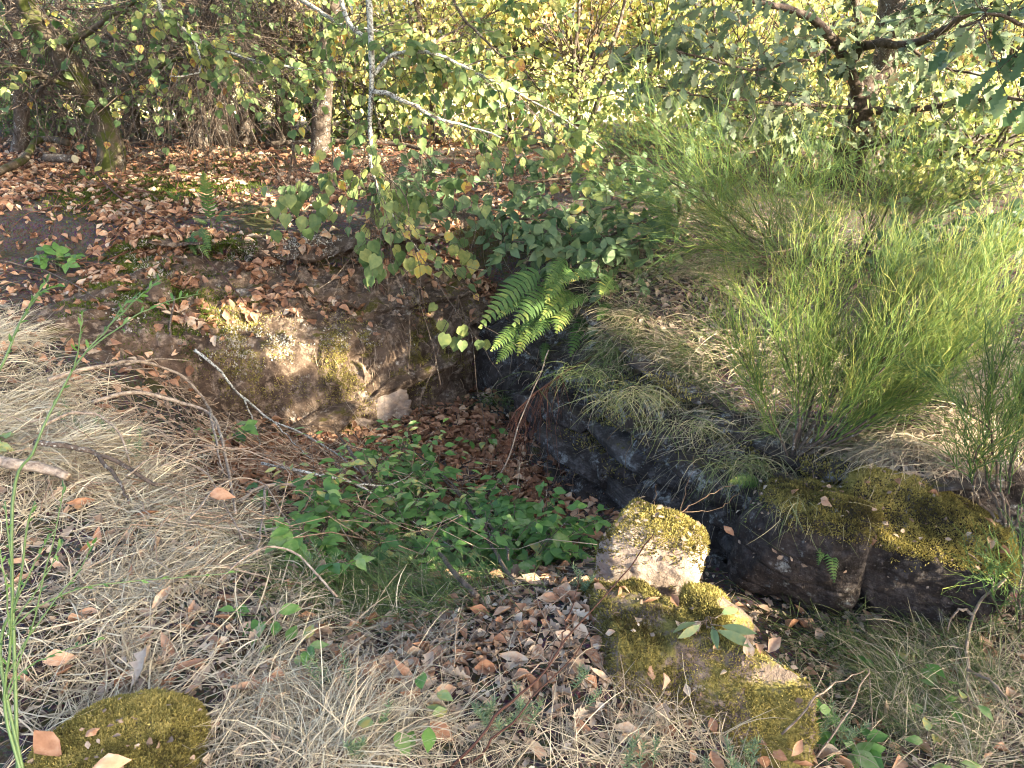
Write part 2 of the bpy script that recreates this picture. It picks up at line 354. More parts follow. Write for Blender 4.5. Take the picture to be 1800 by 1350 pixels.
GX, GY = axis(-3.6, 3.4, .03, 130), axis(.7, 6.6, .03, 220)
XX, YY = np.meshgrid(GX, GY); HH = H(XX, YY)
nx, ny = len(GX), len(GY); ii = np.arange(nx * ny).reshape(ny, nx)
quads = np.stack([ii[:-1, :-1], ii[:-1, 1:], ii[1:, 1:], ii[1:, :-1]], -1).reshape(-1, 4)
ground = obj('ground', mesh('ground', np.stack([XX, YY, HH], -1), quads, M['soil'], smooth_=True), kind='structure')
def hz(x, y):
    """bilinear ground height"""
    x = np.asarray(x, float); y = np.asarray(y, float)
    i = np.clip(np.searchsorted(GX, x) - 1, 0, nx - 2); j = np.clip(np.searchsorted(GY, y) - 1, 0, ny - 2)
    fx = np.clip((x - GX[i]) / (GX[i + 1] - GX[i]), 0, 1); fy = np.clip((y - GY[j]) / (GY[j + 1] - GY[j]), 0, 1)
    return (HH[j, i] * (1 - fx) + HH[j, i + 1] * fx) * (1 - fy) + (HH[j + 1, i] * (1 - fx) + HH[j + 1, i + 1] * fx) * fy

# surfaces to scatter on: list of (V, tris)
SURF = {}
def tri_of(q): return np.vstack([q[:, [0, 1, 2]], q[:, [0, 2, 3]]])
gm = (quads[:, 0] >= 0); gc = np.stack([XX, YY, HH], -1).reshape(-1, 3)
cen = gc[quads].mean(1); near = (cen[:, 1] < 12) & (np.abs(cen[:, 0]) < 8) & (cen[:, 1] > .5)
SURF['ground'] = (gc, tri_of(quads[near]))
def sample(key, n, dens=None, view=True, rng=RNG):
    """n points on a surface; area weighted, thinned by dens(P, N) in 0..1"""
    V, T = SURF[key]; a, b, c = V[T[:, 0]], V[T[:, 1]], V[T[:, 2]]; nn = np.cross(b - a, c - a); ar = np.linalg.norm(nn, axis=1); 
    ce = (a + b + c) / 3
    wgt = ar * (in_view(ce, 520) if view else 1)
    if dens is not None: wgt = wgt * np.clip(dens(ce, nn / np.maximum(ar[:, None], 1e-12)), 0, None)
    if wgt.sum() <= 0: return np.zeros((0, 3)), np.zeros((0, 3))
    k = rng.choice(len(T), n, p=wgt / wgt.sum()); u, v = rng.random(n), rng.random(n); f = u + v > 1; u, v = np.where(f, 1 - u, u), np.where(f, 1 - v, v)
    return a[k] + (b[k] - a[k]) * u[:, None] + (c[k] - a[k]) * v[:, None], nn[k] / np.maximum(ar[k][:, None], 1e-12)

# ------------------------------------------------------------------ rock faces of the pit
def rock_face(path, name, label, m, layers, amp, t0=-.22, t1=1.12, du=.016, nv=150, ext=(0, 0), lump=1.0, ledge=1.0, seed=0.0):
    P = np.array(path, float)
    if ext[0]: P = np.vstack([P[0] - np.append(unit(P[1, :2] - P[0, :2]) * ext[0], 0), P])
    if ext[1]: P = np.vstack([P, P[-1] + np.append(unit(P[-1, :2] - P[-2, :2]) * ext[1], 0)])
    seg = np.hypot(*np.diff(P[:, :2], axis=0).T); s = np.concatenate([[0], np.cumsum(seg)]); nu = int(s[-1] / du); u = np.linspace(0, s[-1], nu)
    bx, by, D = (np.interp(u, s, P[:, k]) for k in range(3))
    k = 21
    def sm(v): return np.convolve(np.pad(v, k // 2, mode='edge'), np.ones(k) / k, 'valid')
    tx, ty = sm(np.gradient(bx)), sm(np.gradient(by)); nn = unit(np.stack([-ty, tx], -1))
    t = np.linspace(t0, t1, nv)
    T_, U_ = np.meshgrid(t, u); X = bx[:, None] + nn[:, :1] * T_ * D[:, None]; Yy = by[:, None] + nn[:, 1:] * T_ * D[:, None]
    lo, hi = g_low(X, Yy), g_high(X, Yy); b = prof(T_ + .13 * smooth((T_ + .1) / .3) * fbm(np.stack([U_, T_ * 2, U_ * 0], -1), 2.4, 3, seed))
    Zz = lo * (1 - b) + hi * b + .012
    # outward displacement: strata, blocks, noise
    q = np.stack([X, Yy, Zz], -1); zz = Zz + .05 * fbm(q, 1.7, 3, seed + 4) + .10 * (U_ - U_.mean()) * (-.12)
    rs = np.random.default_rng(int(seed * 10) + 5)
    off = np.zeros_like(Zz); zs = -1.2; crack = np.zeros_like(Zz)
    while zs < .8:
        th = rs.uniform(*layers); m_ = (zz >= zs) & (zz < zs + th); o = rs.uniform(-1, 1)
        js = np.cumsum(rs.uniform(.18, .75, 40)) + U_.min() - .3
        bi = np.searchsorted(js, U_[m_] + .08 * fbm(q[m_], 6, 2, seed)); bo = rs.uniform(-1, 1, 60)
        bd = np.abs((U_[m_] + .08 * fbm(q[m_], 6, 2, seed))[:, None] - js[None]).min(1)
        e = np.minimum(zz[m_] - zs, zs + th - zz[m_])
        off[m_] = .6 * o + .55 * bo[bi]; crack[m_] = np.maximum(np.exp(-(e / .011) ** 2), .8 * np.exp(-(bd / .013) ** 2))
        zs += th
    mid = smooth((T_ + .12) / .12) * smooth((1.0 - T_) / .1)
    n1 = fbm(q, 3.2, 4, seed + 1); n2 = fbm(q, 11, 4, seed + 2); n3 = fbm(q, 38, 3, seed + 3)
    lip = np.exp(-((T_ - .92) / .05) ** 2) * .19 * ledge + np.exp(-((T_ - .44) / .05) ** 2) * .09 * ledge - np.exp(-((T_ - .82) / .06) ** 2) * .11 * ledge
    dsp = mid * (amp * off - .035 * crack * (amp / .04) * .8 + lump * (.09 * n1 + .045 * n2) + .014 * n3) + lip
    fade = smooth((u - u[0]) / .5)[:, None]
    X = X - nn[:, :1] * dsp * fade; Yy = Yy - nn[:, 1:] * dsp * fade
    Zz = Zz + mid * (.05 * n2 + .012 * n3) - .16 * smooth((T_ - .985) / .10) - .08 * smooth((-.1 - T_) / .1) - .12 * (1 - fade)
    V = np.stack([X, Yy, Zz], -1).reshape(-1, 3); i = np.arange(nu * nv).reshape(nu, nv)
    F = np.stack([i[:-1, :-1], i[1:, :-1], i[1:, 1:], i[:-1, 1:]], -1).reshape(-1, 4)
    r = thing(name, label, 'rock face', V.mean(0) * [1, 1, 0] + [0, 0, V[:, 2].min()])
    obj('rock_surface', mesh(name, V, F, m, smooth_=False), r)
    SURF[name] = (V, tri_of(F)); return r
back_face = rock_face([tuple(p) for p in EDGE[2:8]], 'back_rock_face', 'brown earthy rock face at the back of the pit with leaf covered ledges', M['earth_rock'], (.12, .3), .035, ext=(0, .35), seed=1.7)
right_face = rock_face([(-.30, 5.10, .62)] + [tuple(p) for p in EDGE[8:15]], 'right_rock_face', 'dark layered rock wall with grey lichen running from the corner to the mossy boulder', M['dark_rock'], (.07, .2), .085, ext=(.1, .3), ledge=.6, lump=.6, seed=6.3)

def make_rock(center, dims, rot, sub=48, amp=.12, power=3.2, seed=0.0, cuts=5, strata=0.0):
    """a blocky stone: superellipsoid, chiselled by planes, roughened; V, quads"""
    g = np.linspace(-1, 1, sub); a, b = np.meshgrid(g, g); Vs, Fs = [], []
    o = np.ones_like(a); n = 0
    for f in ((o, a, b), (-o, b, a), (b, o, a), (a, -o, b), (a, b, o), (b, a, -o)):
        p = np.stack(f, -1).reshape(-1, 3); Vs.append(p); i = np.arange(sub * sub).reshape(sub, sub) + n; Fs.append(np.stack([i[:-1, :-1], i[:-1, 1:], i[1:, 1:], i[1:, :-1]], -1).reshape(-1, 4)); n += sub * sub
    P = np.vstack(Vs); P = P / (np.abs(P) ** power).sum(-1, keepdims=True) ** (1 / power)
    rs = np.random.default_rng(int(seed * 100) + 1)
    for _ in range(cuts):
        d = unit(rs.normal(size=3)); h = rs.uniform(.75, .98); e = P @ d - h; P = P - np.where(e > 0, e, 0)[:, None] * d * .9
    N = unit(P); dims = np.array(dims) / 2; Q = P * dims
    sc = 1 / max(dims)
    Q = Q + N * dims * amp * (1.3 * fbm(Q, 1.6 * sc, 4, seed) + .55 * fbm(Q, 6 * sc, 4, seed + 5))[:, None]
    if strata: 
        zq = Q[:, 2] + .25 * dims[2] * fbm(Q, 1.5 * sc, 2, seed + 8); Q[:, :2] *= (1 - strata * np.exp(-(((zq / dims[2] * 2.2) % 1 - .5) / .06) ** 2))[:, None]
    Mx = np.array(Matrix.Rotation(rot[2], 3, 'Z') @ Matrix.Rotation(rot[1], 3, 'Y') @ Matrix.Rotation(rot[0], 3, 'X'))
    return Q @ Mx.T + np.array(center), np.vstack(Fs)
def rock_thing(name, label, cat, center, dims, rot, m, moss=0, moss_len=.012, moss_d=None, mmat='moss', **kw):
    V, F = make_rock(center, dims, rot, **kw); key = label
    r = thing(name, label, cat, (center[0], center[1], V[:, 2].min()))
    obj('stone', mesh(name, V, F, m, smooth_=True), r); SURF[key] = (V, tri_of(F))
    if moss: add_moss(key, r, moss, moss_len, moss_d, mmat)
    return r
def add_moss(key, parent, n, ln, dens=None, mmat='moss', w=.0034):
    d0 = lambda P, N: smooth((N[:, 2] + .15) / .5) * smooth((fbm(P, 5, 3, 2.2) + .25) / .3)
    P, N = sample(key, n, dens or d0)
    if not len(P): return
    bmp = 1.5 * fbm(P, 14, 3, 7.0)                                              # cushions: longer and shorter moss
    l = ln * RNG.uniform(.6, 1.3, n) * (1 + .6 * bmp)
    d = unit(N * .9 + RNG.normal(0, .55, (n, 3)) + [0, 0, .25]); s = unit(np.cross(d, RNG.normal(size=(n, 3))))
    k = unit(d + RNG.normal(0, .7, (n, 3)))
    Pt = np.stack([P - N * .003, P + d * l[:, None] * .6, P + (d * .6 + k * .5) * l[:, None]], 1)
    W = np.stack([np.full(n, w), np.full(n, w * .9), np.full(n, w * .25)], 1) * RNG.uniform(.7, 1.3, (n, 1))
    V, F = ribbons(Pt, W, s)
    tn = np.clip(.45 + .8 * fbm(P, 7, 3, 1.0) + .35 * fbm(P, 28, 2, 4.0) + RNG.normal(0, .16, n), 0, 1)
    tint = np.repeat(np.stack([tn * .7, tn, tn + .12], 1)[:, :, None], 2, 2)
    obj('moss', mesh('moss', V, F, M[mmat], np.clip(tint, 0, 1)), parent, 'stuff')

# pale slab and ledges at the foot of the back face, slabs of the right wall: proud pieces of their face
def slab(parent, c, dims, rot, m, seed, key, amp=.24):
    V, F = make_rock(c, dims, rot, sub=44, amp=amp, power=7, seed=seed, cuts=12, strata=.04); obj('slab', mesh('slab', V, F, m), parent); SURF[key] = (V, tri_of(F))
a = Z(650, 748, -.70); slab(back_face, a + [.03, .13, .0], (.48, .22, .22), (R(-42), R(-8), R(31)), M['pale_rock'], 62.7, 'slab_pale', .2)
a = Z(770, 712, -.74); slab(back_face, a + [.06, .19, .0], (.5, .24, .22), (R(-40), R(-4), R(37)), M['earth_rock'], 68.1, 'slab_long', .2)
a = Z(700, 690, -.52); slab(back_face, a + [.03, .22, .0], (.7, .24, .12), (R(-16), R(-11), R(33)), M['earth_rock'], 47.1, 'slab_thin')
a = Z(560, 752, -.60); slab(back_face, a + [0, .12, -.02], (.5, .25, .16), (R(-12), R(-10), R(28)), M['earth_rock'], 44.6, 'slab_low')
M['ledge_rock'] = rock_mat('ledge_rock', (.032, .027, .025), (.08, .072, .070), (.13, .122, .122), (.30, .325, .33), .36, (.05, .045, .016), .15, .025)
for i, (px, py, z, dm, rx, m_) in enumerate([(1160, 935, -.61, (1.05, .30, .12), -14, 'ledge_rock'), (1340, 1015, -.47, (.6, .30, .12), -8, 'ledge_rock'), (1110, 815, -.36, (.85, .26, .13), -10, 'ledge_rock'), (1000, 815, -.54, (.7, .26, .12), -12, 'ledge_rock'),
                                            (1240, 872, -.25, (.5, .24, .13), -6, 'dark_rock'), (980, 735, -.37, (.5, .2, .14), -8, 'dark_rock'), (1290, 945, -.36, (.5, .26, .12), -10, 'dark_rock'), (925, 740, -.55, (.4, .16, .2), 5, 'dark_rock')]):
    a = Z(px, py, z); slab(right_face, a + [.09, .08, 0], dm, (R(rx), R(3), R(-53)), M[m_], 7.7 + i * 1.3, 'slab_r%d' % i, .13)
# moss grown boulders and stones
a = Z(1635, 985, -.17)
boulder = rock_thing('mossy_boulder', 'large dark boulder with a thick green moss cap at the wall end', 'boulder', a + [-.01, .11, -.07], (.60, .44, .50), (R(10), R(7), R(-24)), M['boulder_rock'], 32000, .011,
    lambda P, N: smooth((N[:, 2] + .05 + .8 * np.clip(P[:, 0] - 1.66, -.1, .2)) / .5) * smooth((P[:, 2] + .17 + .24 * fbm(P, 5, 3)) / .08), sub=80, amp=.10, power=5.5, seed=3.1, cuts=5, strata=.035)
a = Z(1430, 955, -.17)
rock_thing('mossy_boulder', 'dark rock with ragged moss top and hanging fern left of the large boulder', 'boulder', a + [.02, .14, -.05], (.50, .42, .50), (R(8), R(2), R(-28)), M['boulder_rock'], 15000, .011,
    lambda P, N: smooth((N[:, 2] + .05) / .5) * smooth((P[:, 2] + .10 + .2 * fbm(P, 5, 3)) / .08), sub=70, amp=.11, power=6, seed=31.2, cuts=6, strata=.05)
a = Z(1160, 985, -.02)
block = rock_thing('mossy_block', 'small square block with yellow moss on top standing before the pit, pale sunlit front', 'boulder', a + [-.015, .14, -.08], (.37, .30, .36), (R(4), R(3), R(-6)), M['pale_rock'], 16000, .011,
    lambda P, N: smooth((N[:, 2] - .1) / .35) + .6 * smooth((N[:, 0] - .3) / .3) * smooth((P[:, 2] + .02) / .06), sub=52, amp=.11, power=4.2, seed=5.2, cuts=3)
rock_thing('mossy_ledge', 'broad low rock covered in moss and dead leaves beneath the square mossy block', 'boulder', (.50, 1.77, -.285), (.74, .56, .56), (R(-5), R(3), R(-8)), M['moss_rock'], 36000, .011,
    lambda P, N: (smooth((N[:, 2] + .25) / .5) * .9 + .25 * smooth((P[:, 2] + .4) / .2)) * smooth((fbm(P, 6, 3, 4.1) + .42) / .25), sub=80, amp=.13, power=7, seed=1.35, cuts=5)
a = Z(1255, 1070, -.03)
rock_thing('mossy_stone', 'narrow moss hummock tucked against the right side of the square mossy block', 'stone', a + [.0, .02, -.07], (.24, .24, .16), (0, R(12), R(20)), M['moss_rock'], 7000, .013, None, sub=36, amp=.12, power=3, seed=8.8)
a = Z(1090, 1088, -.05)
rock_thing('bare_stone', 'bare pinkish stone half buried in litter at the left of the mossy ledge', 'stone', a + [.01, .0, -.035], (.17, .11, .08), (0, R(14), R(-22)), M['pink_rock'], 0, sub=40, amp=.2, power=4, seed=9.4)
a = Z(200, 1300, .05)
rock_thing('mossy_stone', 'mossy stone in the dry grass at the near left edge', 'stone', a + [.01, -.03, -.06], (.40, .38, .18), (0, R(2), R(8)), M['moss_rock'], 34000, .010, lambda P, N: smooth((N[:, 2] + .2) / .4), sub=52, amp=.08, power=3, seed=12.4, cuts=2)
for (px, py, z, dm, lb, sd) in [(272, 525, .10, (.19, .17, .22), 'round lichen grey stone on the left slope, the upper of two', 13.5), (228, 560, .06, (.2, .18, .2), 'lichen grey stone on the left slope, lower and further left of two', 15.1)]:
    a = Z(px, py, z); rock_thing('grey_stone', lb, 'stone', a + [0, .06, -.01], dm, (R(10), 0, R(sd * 9)), M['earth_rock'], 900, .008, None, 'moss_green', sub=30, amp=.13, power=3, seed=sd)
for i, (px, py, sz, lb) in enumerate([(1548, 1105, .09, 'fist sized grey stone on the ground just under the mossy boulder'), (1640, 1120, .10, 'flat grey stone lying under the right end of the mossy boulder'), (855, 705, .12, 'small dark mossy stone at the foot of the corner of the pit')]):
    a = Z(px, py, -.40 if i < 2 else -.72); rock_thing('small_stone', lb, 'stone', a, (sz, sz * .8, sz * .6), (0, 0, i), M['dark_rock' if i == 2 else 'earth_rock'], 600 if i == 2 else 0, .01, None, 'moss_green', sub=18, amp=.15, seed=20 + i)

# ------------------------------------------------------------------ leaves
def leaf_tmpl(st, fold=.15, curl=.15, twist=0.0, cup=0.0):
    V, F = [], []; n = len(st)
    for i, (t, wd) in enumerate(st):
        zc = -curl * t * t; a = twist * t
        for s in (-1, 0, 1):
            y, z = s * wd, abs(s) * wd * fold + cup * (s * wd) ** 2
            V.append((t - (.10 if (s and i == 0) else 0), y * math.cos(a) - z * math.sin(a), zc + z * math.cos(a) + y * math.sin(a)))
    for i in range(n - 1):
        a = i * 3; F += [(a, a + 3, a + 4, a + 1), (a + 1, a + 4, a + 5, a + 2)]
    V = np.array(V); V[:, 1] *= 1
    return V, np.array(F)[:, ::-1]
ST = {'heart': [(0, .20), (.10, .40), (.30, .47), (.55, .37), (.80, .16), (1.0, .01)],
      'ovate': [(0, .02), (.18, .24), (.42, .32), (.70, .20), (1.0, .01)],
      'long': [(0, .02), (.25, .15), (.55, .17), (.82, .09), (1.0, .01)],
      'oak': [(0, .02), (.16, .10), (.26, .22), (.36, .13), (.50, .31), (.60, .18), (.74, .30), (.84, .18), (1.0, .04)],
      'far': [(0, .10), (.45, .38), (1.0, .02)]}
LEAF = {k: [leaf_tmpl(v, f, c, tw) for f, c, tw in ((.12, .12, 0), (.32, .30, .25), (-.1, .22, -.3), (.5, .1, .1))] for k, v in ST.items()}
LEAF['dead'] = [leaf_tmpl(ST['ovate'], f, c, tw, cu) for f, c, tw, cu in ((.3, .35, .5, 1.0), (.7, -.3, -.6, .6), (-.4, .5, .9, -.8), (.15, .15, .2, 1.8), (1.1, .2, -.3, .2))]
LEAF['dead_oak'] = [leaf_tmpl(ST['oak'], f, c, tw, cu) for f, c, tw, cu in ((.3, .3, .5, .8), (.7, -.3, -.6, .5), (.2, .55, .8, 1.0))]
LEAF['dead_long'] = [leaf_tmpl(ST['long'], f, c, tw, cu) for f, c, tw, cu in ((.4, .25, .4, 1), (.9, -.25, -.5, .5), (-.3, .4, .7, 0))]
_lm = {}
def frames(X, N):
    X = unit(X); Zv = unit(N - (N * X).sum(-1, keepdims=True) * X); Yv = np.cross(Zv, X); return np.stack([X, Yv, Zv], -1)
def put_leaves(parent, tm, P, X, N, size, tint, m, n_ind=300, part='leaf', stuff='foliage', min_px=0, indiv=None):
    """the n_ind leaves that show largest become parts, the others one mesh of kind stuff; parent None: returns nothing and makes top-level objects through indiv(o, i)"""
    P = np.asarray(P, float); n = len(P); Rm = frames(X, N); size = np.broadcast_to(size, (n,)); tint = np.clip(np.broadcast_to(tint, (n,)), 0, .999)
    x, y, d = project(P); vis = in_view(P, 10); px = np.where(vis, size / np.maximum(d, .1) * FPX, 0)
    var = RNG.integers(0, len(LEAF[tm]), n)
    ind = np.argsort(-px)[:n_ind]; ind = ind[px[ind] > max(min_px, 1)]
    rest = np.setdiff1d(np.arange(n), ind)
    for i in ind:
        k = (tm, var[i], int(tint[i] * 8), m)
        if k not in _lm:
            v, f = LEAF[tm][var[i]]; _lm[k] = mesh(part, v, f, M[m], np.full(len(v), (k[2] + .5) / 8), True)
        o = bpy.data.objects.new(part, _lm[k]); COL.objects.link(o)
        Mt = Matrix([list(Rm[i][r] * size[i]) + [P[i][r]] for r in range(3)] + [[0, 0, 0, 1]])
        if parent is not None: o.parent = parent; o.matrix_parent_inverse = Matrix.Translation(-parent.location)
        o.matrix_basis = Mt
        if indiv: indiv(o, P[i])
    if len(rest):
        ps = []
        for q in range(len(LEAF[tm])):
            r = rest[var[rest] == q]
            if not len(r): continue
            v, f = LEAF[tm][q]; W_ = P[r][:, None] + np.einsum('nij,mj->nmi', Rm[r], v) * size[r][:, None, None]
            ps.append((W_.reshape(-1, 3), (np.arange(len(r)) * len(v))[:, None, None] + f[None], np.repeat(tint[r], len(v))))
            ps[-1] = (ps[-1][0], ps[-1][1].reshape(-1, 4), ps[-1][2])
        V, F, T = join(ps); return obj(stuff, mesh(stuff, V, F, M[m], T, True), parent, 'stuff')

# ------------------------------------------------------------------ grasses
def blob(P, lst):
    x, y, d = project(P); s = np.zeros(len(P))
    for cx, cy, rx, ry, a in lst: s = s + a * np.exp(-((x - cx) / rx) ** 2 - ((y - cy) / ry) ** 2)
    return s
def blades(P, az, ln, th0, th1, wd, seg=6, jit=.35, ground=True, lift=.006):
    n = len(P); s = np.linspace(0, 1, seg); th = th0[:, None] + (th1 - th0)[:, None] * s; a = az[:, None] + RNG.normal(0, jit, (n, 1)) * s ** 1.5 * 2
    st = ln[:, None] / (seg - 1); dx = np.cos(th) * np.cos(a) * st; dy = np.cos(th) * np.sin(a) * st; dz = np.sin(th) * st
    Q = np.stack([np.cumsum(v, 1) - v[:, :1] for v in (dx, dy, dz)], -1) + P[:, None]
    if ground:
        g = hz(Q[..., 0], Q[..., 1]); Q[..., 2] = np.maximum(Q[..., 2], g + lift * RNG.random((n, 1)) * 4 * (s > 0) - .01 * (s == 0))
    W_ = wd[:, None] * np.array([1, 1, .95, .8, .55, .15])[None, :seg] if seg == 6 else wd[:, None] * np.linspace(1, .15, seg)
    sd = np.stack([-np.sin(az), np.cos(az), RNG.normal(0, .7, n)], -1)
    return ribbons(Q, W_, unit(sd))
def tint_for(n, seg, a, b, k=2): return np.repeat(np.clip(RNG.normal(a, b, n), 0, 1), seg * k)
U = RNG.uniform
def grass_patch(name, mt, n, spots, ln, th0, th1, wd, flow, fl_j, tint, ts=('ground',), gate=None, seg=6, base=0.0):
    ps = []
    for key in ts:
        P, N = sample(key, n, lambda P, N: (blob(P, spots) + base) * (gate(P, N) if gate else 1))
        if not len(P): continue
        az = flow(P) + RNG.normal(0, fl_j, len(P)); m_ = len(P); cl = fbm(P, 5, 2, 3.3)
        V, F = blades(P, az, U(*ln, m_) * (1 + .5 * cl), U(*th0, m_), U(*th1, m_), U(*wd, m_), seg, ground=(key == 'ground'))
        ps.append((V, F, np.repeat(np.clip(tint[0] + tint[2] * cl + RNG.normal(0, tint[1], m_), 0, 1), seg * 2)))
    V, F, T = join(ps); return obj(name, mesh(name, V, F, M[mt], T), None, 'stuff')
tuft = lambda P, N: .12 + smooth((fbm(P, 4.5, 3, 8.0) + .10) / .25)
grass_patch('dry_grass', 'straw', 16000, [(-220, 850, 170, 260, .5), (120, 930, 330, 260, 1.2), (330, 1060, 240, 160, 1.0), (80, 650, 190, 90, 1.3), (140, 740, 190, 90, .8), (480, 980, 120, 100, .5), (430, 1180, 220, 90, .45)], (.07, .28), (R(-8), R(42)), (R(-35), R(20)), (.0018, .0046),
            lambda P: .45 + 3.6 * fbm(P, 2.6, 2, 5.0), 1.7, (.62, .22, .3), gate=lambda P, N: tuft(P, N) * smooth((np.interp(project(P)[1], [450, 600, 680, 800, 1000, 1100, 1400], [-30, 90, 170, 330, 560, 760, 1900]) - project(P)[0]) / 90))
grass_patch('dry_grass', 'straw', 5900, [(1520, 1310, 300, 80, .7), (700, 1480, 500, 90, .25), (1100, 1330, 110, 40, .5), (850, 1310, 260, 60, .6), (600, 1270, 250, 120, .6), (1740, 1230, 120, 80, .5), (1500, 1230, 160, 50, .3)], (.07, .26), (R(0), R(60)), (R(-35), R(15)), (.0013, .0028),
            lambda P: 1.2 + 2.5 * fbm(P, 2.0, 2, 1.0), 1.2, (.52, .2, .25), gate=tuft)
grass_patch('bank_grass', 'straw', 11000, [(1290, 600, 150, 90, 1.0), (1150, 540, 110, 70, .8), (1400, 760, 170, 70, 1.0), (1600, 760, 200, 80, 1.0), (1750, 700, 120, 110, .9), (1300, 480, 220, 60, .5)], (.10, .34), (R(-5), R(65)), (R(-70), R(-10)), (.0016, .003),
            lambda P: 3.6 + 1.8 * fbm(P, 2.0, 2, 1.0), .7, (.42, .2, .25), gate=tuft)
grass_patch('green_grass', 'grass', 11500, [(1200, 660, 130, 90, 1), (1380, 770, 160, 60, .9), (1600, 1230, 230, 80, 2.0), (1480, 1190, 120, 60, 1.6), (1100, 600, 70, 50, .6), (700, 1040, 150, 50, .8), (1700, 1280, 150, 80, .7), (1300, 560, 200, 80, .7)], (.06, .2), (R(20), R(80)), (R(-40), R(20)), (.0014, .0026),
            lambda P: 3.4 + 2.5 * fbm(P, 2.4, 2, 6.0), 1.0, (.42, .2, .2), gate=tuft)
grass_patch('green_grass', 'grass', 1800, [(640, 1040, 110, 40, 1.2), (760, 1060, 120, 30, 1), (560, 1000, 60, 60, .6)], (.12, .34), (R(25), R(80)), (R(-50), R(0)), (.0014, .0028), lambda P: 3.6 + 1.5 * fbm(P, 2.4, 2, 6.0), .8, (.35, .15, .2), gate=None)
def tuft_thing(px, py, y, n, ln, label, tint=.35, drop=.5, grp='grass tufts hanging from the ledges of the pit'):
    c = Y(px, py, y); t = thing('grass_tuft', label, 'grass tuft', c, grp)
    P = c + RNG.normal(0, 1, (n, 3)) * [.09, .03, .02]; az = U(-math.pi, math.pi, n) * .45 - math.pi / 2
    V, F = blades(P, az, U(*ln, n), U(R(-10), R(70), n), U(R(-95), R(-30), n) * drop * 1.4, U(.0016, .003, n), ground=False)
    obj('blades', mesh('blades', V, F, M['grass'], tint_for(n, 6, tint, .2)), t, 'stuff')
for a_ in [(500, 510, 5.35, 160, (.08, .2), 'dark grass tuft on the ledge above the left sun patches of the back face'), (590, 540, 5.25, 170, (.08, .22), 'grass tuft hanging over the lower rock face between two leaf piles'),
           (690, 525, 5.25, 200, (.1, .25), 'largest tuft hanging in the middle of the back face below the vine'), (760, 560, 5.2, 110, (.08, .2), 'thin grass tuft at the shaded right end of the back ledge'), (450, 365, 5.75, 160, (.08, .2), 'dark grass tuft on the upper lip beside the moss cushion'),
           (1200, 745, 3.1, 110, (.1, .25), 'dry tuft hanging down over the middle of the right rock wall', .75), (1420, 890, 2.5, 120, (.1, .25), 'dry tuft falling between the two moss capped boulders', .75),
           (1110, 690, 3.42, 200, (.12, .34), 'dry grass hanging over the upper part of the right rock wall', .75), (1300, 810, 2.92, 170, (.12, .32), 'dry grass hanging over the wall above the lower ledge', .72), (1030, 655, 3.75, 160, (.1, .3), 'dark grass hanging below the fern clump on the right wall', .5),
           (1090, 610, 4.0, 220, (.1, .3), 'green tuft under the fern clump at the top of the right wall', .5), (890, 700, 4.55, 90, (.1, .25), 'sparse grass tuft in the dark corner of the pit', .3)]:
    tuft_thing(*a_)

# ------------------------------------------------------------------ fallen leaves
def litter(key, n, spots, size, mats, base=0.0, gate=None, tilt=.55, tint=(.55, .22)):
    P, N = sample(key, n, lambda P, N: (blob(P, spots) + base) * (gate(P, N) if gate else 1))
    n = len(P); Nn = unit(N + RNG.normal(0, tilt, (n, 3)) + [0, 0, .2]); X = np.cross(Nn, RNG.normal(size=(n, 3)))
    sz = U(*size, n); P = P + N * (.004 + .012 * RNG.random((n, 1))) - unit(X) * sz[:, None] * .5
    return P, X, Nn, sz, np.clip(RNG.normal(tint[0], tint[1], n), 0, 1)
ledge = lambda P, N: smooth((N[:, 2] - .30) / .4) * (.06 + smooth((fbm(P, 4.5, 3, 2.0) + .02) / .2))
patchy = lambda P, N: .2 + smooth((fbm(P, 2.6, 3, 5.0) + .12) / .3)
LIT = []
LIT.append(('dead', 'dead', litter('ground', 9500, [(-250, 330, 220, 80, .7), (450, 300, 330, 45, 1.5), (100, 360, 200, 80, 1.2), (250, 350, 200, 60, 1), (720, 320, 160, 50, 1.0), (850, 350, 150, 40, .8), (60, 470, 110, 50, .9), (950, 290, 200, 40, .5), (560, 370, 230, 30, 1.0), (300, 400, 150, 40, .6), (60, 420, 100, 40, .5)], (.03, .082), None, gate=patchy, tint=(.55, .32)), 'bank'))
LIT.append(('dead_oak', 'pale_dead', litter('ground', 900, [(450, 300, 330, 45, 1.5), (100, 360, 200, 80, 1.2), (720, 320, 160, 50, 1.0)], (.05, .09), None, gate=patchy, tint=(.4, .25)), 'bank'))
LIT.append(('dead', 'dead', litter('back_rock_face', 2000, [(250, 400, 170, 60, 1.2), (170, 480, 160, 50, 1), (450, 490, 200, 50, .9), (700, 500, 150, 50, 1.2), (760, 540, 60, 40, .8), (320, 580, 80, 60, .7), (560, 385, 280, 28, 1.8), (820, 440, 90, 50, .9), (560, 745, 100, 15, .6)], (.035, .09), None, gate=ledge, tint=(.52, .28)), 'ledge'))
LIT.append(('dead', 'dead', litter('ground', 4600, [(520, 790, 110, 45, 1.4), (760, 740, 110, 40, 1.4), (850, 790, 110, 60, 1.1), (650, 800, 140, 60, 1.2), (950, 880, 90, 60, .9), (450, 830, 90, 50, .7), (800, 900, 200, 70, .5)], (.045, .08), None, tint=(.42, .2)), 'pit floor'))
LIT.append(('dead', 'dead', litter('ground', 1000, [(900, 1120, 260, 90, 1.1), (620, 1190, 200, 90, .6), (1060, 1060, 90, 40, 1), (1200, 1300, 200, 60, .5), (330, 1180, 180, 80, .35), (1600, 1220, 220, 110, .9), (120, 600, 220, 110, .5)], (.04, .075), None, tint=(.66, .2)), 'fore'))
